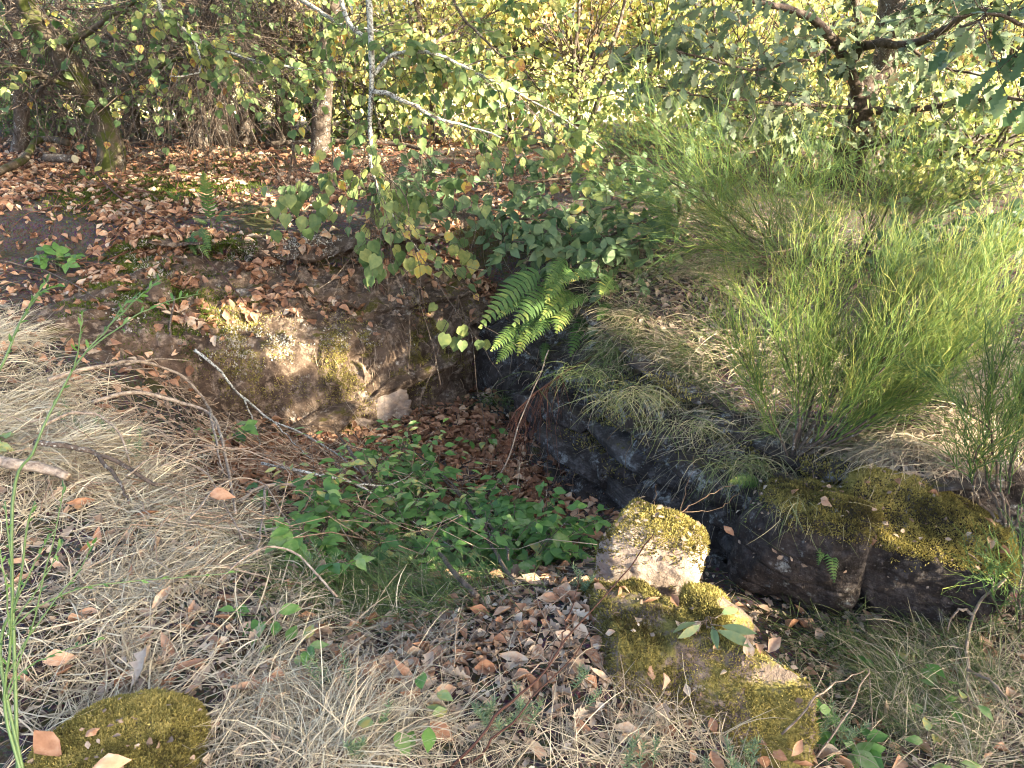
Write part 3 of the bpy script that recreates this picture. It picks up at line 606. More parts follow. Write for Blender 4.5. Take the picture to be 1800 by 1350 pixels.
LIT.append(('dead_oak', 'pale_dead', litter('ground', 1600, [(900, 1110, 260, 80, 1.1), (700, 1180, 230, 80, .8), (1060, 1060, 90, 40, .8), (1650, 860, 150, 60, 1.3), (1580, 800, 100, 40, .8), (1050, 1230, 150, 80, .5), (1500, 1100, 160, 40, .6), (300, 1170, 120, 60, .8), (1250, 560, 150, 60, .5), (200, 950, 300, 250, .45)], (.03, .07), None, tint=(.45, .25)), 'fore'))
LIT.append(('dead_long', 'dead', litter('ground', 260, [(900, 1180, 300, 130, 1.0), (300, 1100, 250, 150, .8), (1500, 1220, 250, 110, .5), (150, 850, 200, 200, .4)], (.05, .10), None, tint=(.72, .18)), 'fore'))
LIT.append(('dead', 'pale_dead', litter('ground', 1500, [(1250, 600, 160, 100, .6), (1500, 820, 200, 60, 1), (1650, 830, 160, 60, 1), (1150, 480, 100, 60, .8)], (.03, .06), None, tint=(.4, .25)), 'right bank'))
for k_ in ('mossy_ledge', 'mossy_boulder'): pass
rock_keys = [k for k in SURF if 'rock covered in moss' in k or 'moss cap' in k or 'ragged moss' in k]
for k_ in rock_keys:
    P_ = litter(k_, 38 if 'covered' in k_ else 7, [], (.03, .055), None, base=1, gate=lambda P, N: smooth((N[:, 2] - .5) / .3), tilt=.45, tint=(.72, .15)); LIT.append(('dead', 'dead', P_, 'moss'))
LAND = [(Z(190, 310, .42), 'near the foot of the leaning trunk'), (Z(380, 320, .42), 'round the moss cushion on the bank'), (Z(60, 400, .4), 'at the far left of the bank'), (Z(600, 300, .45), 'on the bank behind the hanging vine leaves'), (Z(850, 300, .45), 'on the bank under the low shrub'),
        (Y(150, 480, 5.0), 'on the left slope above the two grey stones'), (Y(270, 420, 5.3), 'beside the ledge fern'), (Y(450, 480, 5.3), 'on the left ledge of the back face'), (Y(700, 500, 5.25), 'on the middle ledge under the hanging leaves'), (Y(330, 590, 4.8), 'by the sunlit patch of the back face'), (Y(800, 470, 5.2), 'in the dark corner of the back ledge'),
        (Z(520, 790, -.6), 'left of the pale slab on the pit floor'), (Z(780, 740, -.7), 'right of the pale slab on the pit floor'), (Z(900, 860, -.68), 'along the right wall on the pit floor'), (Z(700, 1120, 0), 'on the litter at the left part of the near rim'), (Z(880, 1080, 0), 'on the litter in the middle of the near rim'), (Z(1050, 1070, -.05), 'beside the bare pinkish stone'),
        (Z(650, 1200, 0), 'on dark soil at the front centre'), (Z(880, 1250, 0), 'round the short grey stick'), (Z(1050, 1250, 0), 'by the two red stems'), (Z(1250, 1180, -.05), 'on the low mossy rock'), (Z(480, 1200, 0), 'in litter right of the near mossy stone'), (Z(250, 1150, 0), 'in dry grass above the near mossy stone'), (Z(80, 1250, .05), 'at the near left edge'), (Z(150, 900, .1), 'in dry grass at the left'),
        (Z(1500, 1150, -.38), 'in grass between the low mossy rock and the boulder'), (Z(1600, 1300, -.36), 'at the lower right in thin grass'), (Z(1730, 1200, -.36), 'by the pale curved stem'), (Z(1640, 850, .02), 'on the bank behind the large boulder'), (Z(1500, 900, .05), 'on the moss caps of the boulders'), (Z(1250, 600, .1), 'in the grass of the right bank'), (Z(1150, 940, .1), 'on the square mossy block')]
LANDP = np.array([l[0] for l in LAND]); KIND = {'dead': 'curled', 'dead_oak': 'lobed', 'dead_long': 'narrow'}
def tone(t, m_): return ('grey brown' if t < .45 else 'pale') if m_ == 'pale_dead' else 'dark brown' if t < .42 else 'orange brown' if t < .72 else 'tan'
QUOTA = {'fore': 105, 'bank': 70, 'ledge': 50, 'pit floor': 32, 'right bank': 14, 'moss': 20}
sc_all = []
for tm, m_, (P, X, N, sz, tn), zone in LIT:
    d = project(P)[2]; sc_all.append(np.where(in_view(P, -5), sz / d, 0))
thr = {z: np.sort(np.concatenate([s_ for s_, l in zip(sc_all, LIT) if l[3] == z]))[::-1][min(k, sum(len(s_) for s_, l in zip(sc_all, LIT) if l[3] == z)) - 1] for z, k in QUOTA.items()}
for (tm, m_, (P, X, N, sz, tn), zone), sv in zip(LIT, sc_all):
    sel = sv >= thr[zone]
    for i in np.where(sel)[0]:
        j = int(np.argmin(((LANDP - P[i]) ** 2).sum(1))); lb = '%s %s dead leaf %s' % (tone(tn[i], m_), KIND[tm], LAND[j][1])
        put_leaves(None, tm, P[i:i + 1], X[i:i + 1], N[i:i + 1], sz[i:i + 1], tn[i:i + 1], m_, 1, 'fallen_leaf', indiv=lambda o, p, lb=lb, j=j: tag(o, lb, 'leaf', 'dead leaves ' + LAND[j][1]))
    if (~sel).any(): put_leaves(None, tm, P[~sel], X[~sel], N[~sel], sz[~sel], tn[~sel], m_, 0, stuff='leaf_litter')
def one_leaf(px, py, z, size, az, tm, m_, tint, label, roll=.2):
    p = Z(px, py, z); X = np.array([[math.cos(az), math.sin(az), .1]]); N = np.array([[.3 * math.sin(az * 3), -.35, .9]])
    put_leaves(None, tm, p[None] - X * size * .5, X, N, size, tint, m_, 5, 'fallen_leaf', indiv=lambda o, q: tag(o, label, 'leaf'))
one_leaf(85, 1310, .10, .085, 2.6, 'dead', 'dead', .62, 'large orange brown leaf on the left side of the near mossy stone')
one_leaf(195, 1340, .13, .07, .4, 'dead', 'dead', .75, 'tan leaf at the bottom middle of the near mossy stone')
one_leaf(162, 1282, .12, .035, 1.2, 'dead', 'dead', .68, 'small round brown leaf in the centre of the near mossy stone')
one_leaf(105, 1155, .05, .075, .3, 'dead', 'dead', .8, 'curled pale orange leaf in the dry grass above the near mossy stone')
one_leaf(660, 1178, .02, .10, .1, 'dead_oak', 'dead', .6, 'big crumpled orange brown leaf on dark soil at the front centre')
one_leaf(1360, 1135, .03, .055, .8, 'dead', 'dead', .75, 'tan leaf standing on the right corner of the low mossy rock')
one_leaf(390, 868, .05, .085, .0, 'dead', 'dead', .72, 'wide tan leaf lying on dry stems left of the pit')
one_leaf(255, 1175, .03, .11, 1.4, 'dead_oak', 'pale_dead', .7, 'large grey crumpled leaf in the dry grass above the near mossy stone')
one_leaf(1280, 935, -.2, .05, 2.2, 'dead', 'dead', .5, 'brown leaf lying in the dark gap behind the square mossy block')

for k_, n_, sp_ in [('ground', 12000, [(850, 1180, 330, 140, 1.0), (350, 1050, 330, 250, .7), (1550, 1200, 250, 130, .8), (1550, 820, 250, 70, .7), (800, 850, 250, 110, .4)])] + [(k, 70, [(900, 900, 4000, 4000, 1)]) for k in rock_keys + [k for k in SURF if 'mossy stone' in k or 'square block' in k]]:
    P_, X_, N_, z_, t_ = litter(k_, n_, sp_, (.008, .026), None, tilt=.6, gate=None if k_ == 'ground' else (lambda P, N: smooth((N[:, 2] - .2) / .4)), tint=(.5, .28)); put_leaves(None, 'far', P_ + N_ * (.0 if k_ == 'ground' else .007), X_, N_, z_, t_ - (0 if k_ == 'ground' else .2), 'pale_dead', 0, stuff='litter_crumbs')
# moss patches and lichen crusts on the bank and the back face
def moss_patch(key, n, spots, mt, ln, w=.005, gate=None, name='moss'):
    P, N = sample(key, n, lambda P, N: blob(P, spots) * (gate(P, N) if gate else 1))
    d = unit(N + RNG.normal(0, .5, (n, 3)) + [0, 0, .3]); l = ln * U(.6, 1.3, n); s = unit(np.cross(d, RNG.normal(size=(n, 3))))
    Pt = np.stack([P - N * .004, P + d * l[:, None] * .6, P + (d + RNG.normal(0, .35, (n, 3))) * l[:, None]], 1)
    V, F = ribbons(Pt, np.array([[w, w * .9, w * .25]]) * U(.7, 1.3, (n, 1)), s)
    return V, F, np.repeat(np.clip(.5 + .5 * fbm(P, 8, 2) + RNG.normal(0, .15, n), 0, 1), 6)
sharp = lambda P, N: smooth((fbm(P, 7, 3, 3.0) + .10) / .12)
g1 = join([moss_patch('ground', 14000, [(230, 325, 70, 18, 1.2), (380, 315, 60, 28, 1.6), (290, 340, 50, 15, 1), (150, 350, 60, 25, .8)], 'moss_green', .02, .008), moss_patch('back_rock_face', 15000, [(190, 420, 60, 40, .8), (230, 480, 60, 60, .7), (330, 560, 60, 60, .7), (420, 430, 50, 25, .7), (160, 510, 50, 40, .6)], 'moss_green', .016, .006, sharp)])
o = obj('green_moss', mesh('green_moss', g1[0], g1[1], M['moss_green'], g1[2]), None, 'stuff')
g1 = join([moss_patch('back_rock_face', 14000, [(650, 640, 90, 45, 1.2), (560, 740, 60, 20, .8), (430, 650, 60, 50, .5), (760, 610, 60, 50, .6), (410, 560, 40, 40, .5)], 'moss', .012, .005, sharp)])
obj('moss', mesh('moss', g1[0], g1[1], M['moss'], g1[2]), back_face, 'stuff')
g1 = join([moss_patch('right_rock_face', 9000, [(1400, 850, 80, 40, 1.0), (1300, 800, 60, 30, .6), (1150, 690, 60, 30, .6), (1060, 760, 60, 60, .4)], 'moss', .012, .005, sharp)])
obj('moss', mesh('moss', g1[0], g1[1], M['moss'], g1[2]), right_face, 'stuff')
g1 = join([moss_patch('back_rock_face', 5200, [(450, 455, 35, 18, 1.2), (540, 430, 40, 20, .5), (515, 605, 35, 22, 1.0), (400, 590, 40, 30, .7), (250, 450, 30, 20, 1), (270, 490, 20, 20, .8), (640, 600, 60, 14, .7), (440, 620, 50, 30, .5), (215, 540, 25, 20, .8), (590, 380, 20, 15, .7)], 'lichen', .009, .011, sharp)])
obj('lichen', mesh('lichen', g1[0], g1[1], M['lichen'], g1[2]), back_face, 'stuff')

def roots(key, parent, n, spots, ln):
    P, N = sample(key, n, lambda P, N: blob(P, spots) * (N[:, 2] < .6)); s_ = np.linspace(0, 1, 7); l = U(*ln, n); o_ = unit(N * [1, 1, 0] + 1e-6)
    Q = P[:, None] + o_[:, None] * (.012 + .05 * np.sin(s_ * 3))[None, :, None] + np.cumsum(RNG.normal(0, .008, (n, 7, 3)), 1); Q[..., 2] = P[:, None, 2] + .02 - l[:, None] * s_
    V, F = tubes(Q, np.linspace(.0022, .0010, 7)[None].repeat(n, 0), 3); obj('roots', mesh('roots', V, F, M['twig_tan'], np.clip(np.repeat(RNG.normal(.4, .2, n), 21), 0, 1)), parent, 'stuff')
roots('back_rock_face', back_face, 150, [(560, 470, 160, 50, 1), (520, 590, 120, 60, 1), (700, 600, 120, 60, .6)], (.10, .32))
roots('right_rock_face', right_face, 110, [(960, 680, 60, 60, 1), (1100, 740, 120, 60, 1), (1300, 860, 120, 50, .8)], (.10, .30))
# ------------------------------------------------------------------ ferns
def frond_mesh(P0, P1, sag, n=17, wid=.17, seed=0):
    P0, P1 = np.array(P0), np.array(P1); Ln = np.linalg.norm(P1 - P0); s = np.linspace(0, 1, n + 2)
    C_ = P0 + (P1 - P0) * s[:, None] + np.array([0, 0, 1.0]) * (sag * Ln * 4 * s * (1 - s))[:, None]
    T = unit(np.gradient(C_, axis=0)); vw = unit(np.array([.15 * math.sin(seed), -.75, .65])); sd = unit(np.cross(T, vw)); nn = np.cross(sd, T)
    V, F = tubes(C_[None], np.linspace(.0022, .0008, n + 2)[None], 3); ps = [(V, F, np.full(len(V), .7))]
    Pt, Wd, Sd, Tn = [], [], [], []
    for i in range(1, n + 2):
        q = s[i]
        if q < .12: continue
        wl = wid * Ln * (1 - ((q - .35) / .68) ** 2 * .95) * min(1, .55 + q * 1.6)
        for sg in (-1, 1):
            d = unit(sd[i] * sg + T[i] * .35 - nn[i] * .12 + RNG.normal(0, .06, 3)); wl2 = wl * U(.88, 1.08)
            Pt.append([C_[i], C_[i] + d * wl2 * .55 + nn[i] * .006, C_[i] + d * wl2 + nn[i] * -.004 + T[i] * wl2 * .08]); k = Ln / n * .92
            Wd.append([k * .85, k * .80, k * .12]); Sd.append(T[i]); Tn.append(q)
    V, F = ribbons(np.array(Pt), np.array(Wd), np.array(Sd)); tn = np.repeat(np.clip(np.array(Tn) * .45 + .22 + RNG.normal(0, .1, len(Tn)) + RNG.normal(0, .12), 0, 1), 6)
    return join(ps + [(V, F, tn)])
def fern(label, fr, grp=None):
    c = Y(*fr[0][:3]); t = thing('fern', label, 'fern', c, grp)
    for i, (x0, y0, d0, x1, y1, d1) in enumerate(fr):
        V, F, T = frond_mesh(Y(x0, y0, d0), Y(x1, y1, d1), .07, seed=i); obj('frond', mesh('frond', V, F, M['fern'], T), t)
fern('large fern clump with many yellow green fronds over the corner of the pit', [(x0, y0, 4.45 + .1 * math.sin(i), x1, y1, 4.15 + .1 * math.sin(i * 2.1)) for i, (x0, y0, x1, y1) in enumerate([
    (962, 468, 845, 574), (998, 452, 958, 505), (995, 495, 904, 570), (1015, 512, 950, 562), (970, 525, 915, 584), (925, 570, 864, 616), (922, 592, 873, 638), (945, 555, 910, 624), (1000, 528, 978, 584), (1033, 548, 1003, 625), (1060, 570, 1024, 604),
    (1046, 480, 992, 495), (1076, 530, 1050, 563), (1088, 556, 1112, 606), (1085, 497, 1055, 516), (1010, 470, 960, 530), (1040, 520, 985, 548), (980, 545, 935, 600), (935, 520, 875, 560), (960, 600, 955, 640)])])
fern('single upright fern on the leafy bank below the leaning trunk', [(372, 400, 5.55, 357, 302, 5.5), (378, 392, 5.55, 398, 372, 5.45), (368, 396, 5.55, 338, 384, 5.5)])
fern('fern hanging over the left part of the ledge below the upright fern', [(335, 405, 5.3, 366, 452, 5.1), (352, 398, 5.3, 370, 440, 5.1), (325, 415, 5.3, 345, 448, 5.15), (384, 422, 5.3, 391, 448, 5.2)])
fern('two small bright fern fronds growing from the middle of the right rock wall', [(1340, 852, 2.78, 1281, 847, 2.68), (1364, 868, 2.72, 1310, 917, 2.6)])
fern('pale fern hanging in front of the ragged moss topped rock', [(1456, 940, 2.42, 1466, 1022, 2.25), (1452, 945, 2.42, 1438, 992, 2.3)])
fern('small dark fern under the hanging leaves on the shaded back face', [(810, 420, 5.2, 785, 445, 5.05), (812, 424, 5.2, 800, 452, 5.05)])
fern('single fern frond lying flat on moss of the bank', [(310, 352, 5.9, 290, 335, 5.85), (306, 354, 5.9, 318, 340, 5.85)])

# ------------------------------------------------------------------ leafy plants
def leafy_plant(name, label, cat, base, n_st, st_len, lv, size, tm, m_, tint, spread=1.0, trif=True, grp=None, stem_m='branch', z_up=.6, droop=.5):
    base = np.array(base); t = thing(name, label, cat, base, grp)
    P, X, N, S_, Tt = [], [], [], [], []; st = []
    for i in range(n_st):
        a = U(-math.pi, math.pi); d = unit(np.array([math.cos(a) * spread, math.sin(a) * spread, z_up])); l = st_len * U(.6, 1.2); s = np.linspace(0, 1, 8)[:, None]
        C_ = base + d * l * s + np.array([0, 0, -1]) * l * droop * s ** 2; g = hz(C_[:, 0], C_[:, 1]); C_[:, 2] = np.maximum(C_[:, 2], g + .015); C_[0, 2] -= .03
        st.append(C_)
        for j in range(lv):
            q = 2 + int((j + .5) / lv * 6); q = min(q, 7); p = C_[q]; out = unit(np.array([math.cos(a + (1.1 if j % 2 else -1.1) + U(-.4, .4)), math.sin(a + (1.1 if j % 2 else -1.1) + U(-.4, .4)), U(-.1, .3)])); up = unit(np.array([0, -.25, 1]) + RNG.normal(0, .3, 3))
            pet = p + out * size * .5; st.append(np.linspace(0, 1, 8)[:, None] * (pet - p) + p); sz = size * U(.7, 1.2); tn = np.clip(RNG.normal(tint, .18), 0, 1)
            sdv = unit(np.cross(up, out))
            for k, (dd, f) in enumerate(((out, 1.0), (unit(out * .25 + sdv), .85), (unit(out * .25 - sdv), .85)) if trif else ((out, 1.0),)):
                P.append(pet); X.append(dd - up * .12); N.append(up + RNG.normal(0, .12, 3)); S_.append(sz * f); Tt.append(tn)
    V, F = tubes(np.array(st), np.repeat(np.linspace(.0022, .0010, 8)[None], len(st), 0), 4); obj('stems', mesh('stems', V, F, M[stem_m], np.full(len(V), .5)), t, 'stuff')
    put_leaves(t, tm, np.array(P), np.array(X), np.array(N), np.array(S_), np.array(Tt), m_, 120)
    return t
pit_pl = [(600, 900), (650, 940), (700, 900), (745, 950), (690, 990), (760, 1010), (820, 960), (860, 1000), (640, 1010), (720, 1040), (900, 960), (800, 1030), (950, 990), (880, 930), (560, 960), (590, 1060), (660, 860), (740, 870), (930, 1020), (780, 900), (840, 1040), (990, 960), (910, 990), (720, 820), (690, 780), (740, 800), (780, 850), (820, 900), (960, 940), (520, 930)]
where = ['at the left edge of the pit greenery', 'in the middle of the pit greenery', 'below the tall dead sapling', 'close under the near lip of the pit']
for i, (px, py) in enumerate(pit_pl):
    k = 0 if px < 640 else 3 if py > 1015 else 2 if px > 840 else 1
    p = Z(px, py + 25, -.58 if px > 640 else -.35); p[2] = hz(p[0], p[1]); bt, bs = U(.2, .75), U(.65, 1.3)
    leafy_plant('bramble', 'bramble with %s %s three part leaves %s' % ('small' if bs < .9 else 'broad' if bs > 1.1 else 'middling', 'dark green' if bt < .38 else 'pale green' if bt > .58 else 'mid green', where[k]), 'bramble', p, 4, .36, 4, .062 * bs, 'ovate', 'bramble', bt, .85, True, 'brambles ' + where[k], z_up=1.3, droop=.35)
for px, py, z, y_, lb, sz, tn in [(700, 790, -.45, 0, 'sunlit shrub seedling with pale leaves in front of the pale slab', .055, .85), (880, 850, -.5, 0, 'bright green bramble leaves beside the tall dead sapling', .10, .72), (960, 905, -.55, 0, 'bushy green seedling at the foot of the right rock wall', .075, .6),
                             (390, 720, -.2, 0, 'green bramble shoot at the left foot of the back rock face', .075, .7), (470, 1065, .0, 0, 'light green bramble leaves in the dry grass at the left rim', .065, .72), (510, 1130, .0, 0, 'pale jagged leaf plant in dry grass below the left rim', .05, .85),
                             (715, 1260, .02, 0, 'small upright seedling with few green leaves on the front litter', .06, .7), (1565, 1170, -.36, 0, 'lone light green leaf plant in grass below the large boulder', .06, .8), (1480, 1300, -.33, 0, 'dark green ivy like leaf plant at the lower right', .07, .5),
                             (1650, 1320, -.33, 0, 'yellow green seedling at the bottom right of the ground', .055, .9), (165, 520, .2, 0, 'green seedling among dead leaves on the left slope', .06, .6), (85, 400, .36, 0, 'pair of broad pale green leaves on the left bank', .09, .55),
                             (840, 745, -.66, 0, 'dark seedling on the leaf floor near the corner', .06, .5), (1020, 960, -.5, 0, 'green leaves left of the square mossy block', .07, .55), (30, 740, .2, 0, 'broad lobed leaf on a red stem at the left edge', .075, .85), (1640, 1240, -.35, 0, 'tiny pale seedling in the right front grass', .05, .8)]:
    p = Z(px, py + 15, z); p[2] = max(hz(p[0], p[1]), p[2] if sz > 10 else -9)
    leafy_plant('seedling', lb, 'seedling', p, 3 if sz < .08 else 4, .14 if py > 1000 else .2, 3, sz, 'ovate', 'bramble', tn, .8, sz >= .07, None, z_up=1.2, droop=.3)
for px, py, z_, lb, tn in [(720, 835, -.70, 'tall sunlit shoot with pale narrow leaves rising in the middle of the pit', .85), (770, 880, -.68, 'tall green shoot just right of the sunlit pale one', .6), (640, 890, -.55, 'tall grey green shoot left of the sunlit pale one', .8), (850, 965, -.62, 'tall green shoot under the slanting grey branch', .5), (700, 960, -.58, 'tall narrow leaved shoot near the forked branch', .75), (930, 955, -.64, 'tall green shoot near the right rock wall', .5), (600, 930, -.42, 'tall shoot at the left border of the pit greenery', .65), (560, 900, -.36, 'thin pale shoot among dry canes at the left border', .85), (740, 1000, -.56, 'tall shoot rising close behind the near rim', .45), (680, 870, -.64, 'second pale narrow leaved shoot left of the tallest', .8), (800, 920, -.66, 'yellowish shoot beside the straight grey branch', .9), (880, 1010, -.56, 'leafy shoot between the dark branches and the mossy block', .6)]:
    p = Z(px, py, z_); p[2] = hz(p[0], p[1]); leafy_plant('shoot', lb, 'shoot', p, 5, .50, 8, .055, 'long' if tn > .7 else 'ovate', 'bramble', tn, .45, False, None, z_up=1.2, droop=.35)
p = Z(1240, 1085, .02); leafy_plant('plantain', 'rosette of long grey green leaves on the low mossy rock beside the block', 'plant', p, 3, .05, 2, .085, 'long', 'shade_leaf', .7, 1, False)

def sprig(px, py, z, n, label):
    b = Z(px, py, z); b[2] = hz(b[0], b[1]) if z > -8 else b[2]; t = thing('spurge', label, 'spurge', b, 'feathery blue green spurge sprigs')
    st, lv = [], []
    for _ in range(n):
        a = U(-3.1, 3.1); d = unit(np.array([math.cos(a) * .5, math.sin(a) * .5, 1])); l = U(.06, .14); s = np.linspace(0, 1, 8)[:, None]; C_ = b + RNG.normal(0, .025, 3) * [1, 1, 0] + d * l * s; st.append(C_)
        for q in range(46):
            f = q / 46; p = C_[0] + (C_[-1] - C_[0]) * (.25 + .75 * f); aa = q * 2.4; o_ = unit(np.array([math.cos(aa), math.sin(aa), .5 + f])); lv.append([p, p + o_ * .012, p + o_ * .022 - [0, 0, .002]])
    V, F = tubes(np.array(st), np.full((len(st), 8), .0014), 3); lv = np.array(lv); sd = unit(np.cross(lv[:, 2] - lv[:, 0], RNG.normal(size=(len(lv), 3))))
    V2, F2 = ribbons(lv, np.repeat([[.0022, .0024, .0008]], len(lv), 0), sd); J = join([(V, F, np.full(len(V), .7)), (V2, F2, np.repeat(np.clip(RNG.normal(.5, .2, len(lv)), 0, 1), 6))])
    obj('needles', mesh('needles', J[0], J[1], M['spurge'], J[2]), t, 'stuff')
for px, py, n, lb in [(850, 1265, 5, 'spurge sprigs beside the short grey stick'), (915, 1270, 6, 'largest blue green spurge sprig between the two red stems and the low mossy rock'), (1330, 1285, 5, 'spurge sprigs under the right corner of the low mossy rock'), (1390, 1095, 7, 'spurge tuft in the dark gap left of the boulders'), (1425, 1120, 5, 'spurge sprigs just right of the low mossy rock corner'),
                      (1265, 1330, 5, 'spurge at the bottom edge below the low mossy rock'), (1110, 1340, 5, 'spurge at the bottom edge right of the red stem'), (600, 1215, 3, 'faint spurge sprig in litter at the front left of centre'), (185, 790, 6, 'feathery spurge tuft in dry grass under dead twigs'), (230, 800, 4, 'small spurge right of the tuft under dead twigs'),
                      (1485, 1180, 6, 'spurge in the grass right of the low mossy rock'), (640, 1335, 4, 'spurge at the bottom edge left of the red stem'), (560, 965, 4, 'spurge at the left rim of the pit greenery'), (1040, 1010, 4, 'spurge sprig left of the square mossy block'), (1720, 1340, 4, 'spurge in the bottom right corner'), (1010, 1180, 3, 'spurge in litter left of the low mossy rock'), (130, 770, 4, 'spurge beside the curled brown leaf on the left')]:
    sprig(px, py, .0, n, lb)

# ------------------------------------------------------------------ eye rays onto what is built so far
from mathutils.bvhtree import BVHTree
_v, _f, _n = [], [], 0
for k_, (V_, T_) in SURF.items(): _v.append(V_); _f.append(T_ + _n); _n += len(V_)
BVH = BVHTree.FromPolygons(np.vstack(_v).tolist(), np.vstack(_f).tolist())
def G(px, py, lift=0.0):
    d = ray(px, py); h = BVH.ray_cast(Vector(CP), Vector(d).normalized())
    p = np.array(h[0]) if h[0] is not None else Y(px, py, 6.0)
    return p + np.array([0, -.25 * lift, lift])

# ------------------------------------------------------------------ twigs and leaves along limbs
def spray(paths, n, tl, lpt, droop=.25, spread=1.0, up=0.0, follow=.5, s0=.1, leaf_droop=.5, face=.35):
    Ps, Ts, Ls = [], [], []
    for p in paths:
        q = crom(p, 40); Ps.append(q); Ts.append(unit(np.gradient(q, axis=0))); Ls.append(np.linalg.norm(np.diff(q, axis=0), axis=1).sum())
    k = RNG.choice(len(paths), n, p=np.array(Ls) / sum(Ls)); i = (U(s0, 1, n) * 39).astype(int)
    p0 = np.array(Ps)[k, i]; T = np.array(Ts)[k, i]
    d = unit(T * follow + RNG.normal(0, spread, (n, 3)) * .7 + [0, 0, up]); l = U(*tl, n); s = np.linspace(0, 1, 6)
    tw = p0[:, None] + d[:, None] * (l[:, None] * s)[..., None] + np.array([0, 0, -1.0]) * (droop * l[:, None] * s ** 2)[..., None] + RNG.normal(0, .02, (n, 6, 3)) * (l[:, None, None] * (s > 0)[None, :, None])
    if not lpt: return tw, None
    f = np.linspace(.3, 1, lpt)[None] + U(-.06, .06, (n, lpt)); f = np.clip(f, 0, 1) * 4.999; fi = f.astype(int); ff = (f - fi)[..., None]
    r = np.arange(n)[:, None]; lp = tw[r, fi] * (1 - ff) + tw[r, fi + 1] * ff
    m_ = n * lpt; dd = np.repeat(d, lpt, 0); X = unit(dd * .5 + RNG.normal(0, .6, (m_, 3)) + [0, 0, -leaf_droop]); N = unit(RNG.normal(0, .45, (m_, 3)) + [.15, -face, .65])
    return tw, (lp.reshape(-1, 3), X, N)
def twigs(parent, tw, r, m_='branch', k=3, name='twigs'):
    V, F = tubes(tw, np.linspace(r, r * .35, tw.shape[1])[None].repeat(len(tw), 0), k); return obj(name, mesh(name, V, F, M[m_], np.clip(np.repeat(RNG.normal(.45, .2, len(tw)), tw.shape[1] * k), 0, 1)), parent, 'stuff')
def pp(l): return np.array([Y(*q) for q in l])
def limb_part(parent, pts, r0, r1, m_, name='limb', k=7, wob=.02, rough=.12):
    V, F = limb(pts, r0, r1, k, None, rough, wob); obj(name, mesh(name, V, F, M[m_], smooth_=True), parent)

# shade side: where the sun gets through the crowns out of frame
LIT_SPOTS = [(G(px, py), r) for px, py, r in [(385, 555, .12), (432, 568, .07), (512, 560, .08), (515, 625, .12), (610, 650, .13), (690, 700, .14), (545, 742, .12), (745, 725, .12), (640, 705, .10), (770, 565, .09), (700, 640, .08), (1150, 1000, .19), (1210, 925, .12), (1290, 1060, .05), (1385, 1190, .05),
              (1715, 960, .12), (1650, 900, .09), (1735, 1000, .08), (720, 775, .10), (745, 830, .07), (1700, 790, .12), (1680, 740, .10)]]
LIT_SPOTS += [(Y(*a), r) for *a, r in [(1500, 560, 3.2, .26), (1660, 520, 3.2, .36), (1420, 620, 3.0, .16), (1760, 500, 3.1, .3), (950, 290, 5.0, .30), (820, 230, 5.0, .28), (1150, 290, 4.6, .22), (880, 600, 4.2, .03), (960, 560, 4.2, .05), (1020, 600, 4.2, .04), (600, 320, 5.0, .2), (1300, 250, 5.2, .35), (1650, 200, 6, .4), (500, 150, 6, .35), (700, 120, 5.5, .4), (250, 120, 6.5, .2)]]
def shade_tree(label, base, zone, nclump, per, t_rng):
    t = thing('oak_tree', label, 'tree', base)
    g = np.stack([U(zone[0], zone[1], nclump), U(zone[2], zone[3], nclump), U(-.5, .45, nclump)], -1); c = g + SUN * U(*t_rng, nclump)[:, None]
    base = np.array(base, float); top = base + [-.6, .5, 3.2]
    limb_part(t, [base, base + [-.1, .1, 1.5], top, top + [-.3, .2, 2.0]], .2, .07, 'bark_oak', 'trunk', 10)
    for i in range(24):
        e = c[i * (nclump // 24)]; lp = crom([top, (top + e) / 2 + [0, 0, .35], e], 30)
        if any((np.linalg.norm((lp - s_) - ((lp - s_) @ SUN)[:, None] * SUN, axis=1) < r + .1).any() for s_, r in LIT_SPOTS): continue
        limb_part(t, [top, (top + e) / 2 + [0, 0, .35], e], .045, .012, 'bark_oak')
    P = (c[:, None] + RNG.normal(0, .17, (nclump, per, 3))).reshape(-1, 3)
    keep = np.ones(len(P), bool)
    for s_, r in LIT_SPOTS:
        v = P - s_; tt = v @ SUN; keep &= ~((np.linalg.norm(v - tt[:, None] * SUN, axis=1) < r + .05) & (tt > 1))
    x, y, d = project(P); keep &= ~((d > 0) & (y > -140) & (x > -300) & (x < 2100)); P = P[keep]; n = len(P)
    put_leaves(t, 'far', P, RNG.normal(size=(n, 3)), RNG.normal(0, .6, (n, 3)) + SUN, U(.09, .14, n), np.clip(RNG.normal(.5, .2, n), 0, 1), 'oak', 0)
shade_tree('oak crown reaching in from the right out of frame and shading the pit', (6.6, -2.6, -.5), (-.6, 2.7, .6, 5.2), 420, 34, (5.6, 8.0))
shade_tree('second oak out of frame to the right shading the left slope', (7.6, -1.2, -.5), (-4.6, -.6, 1.0, 8.0), 520, 34, (6.5, 9.0))

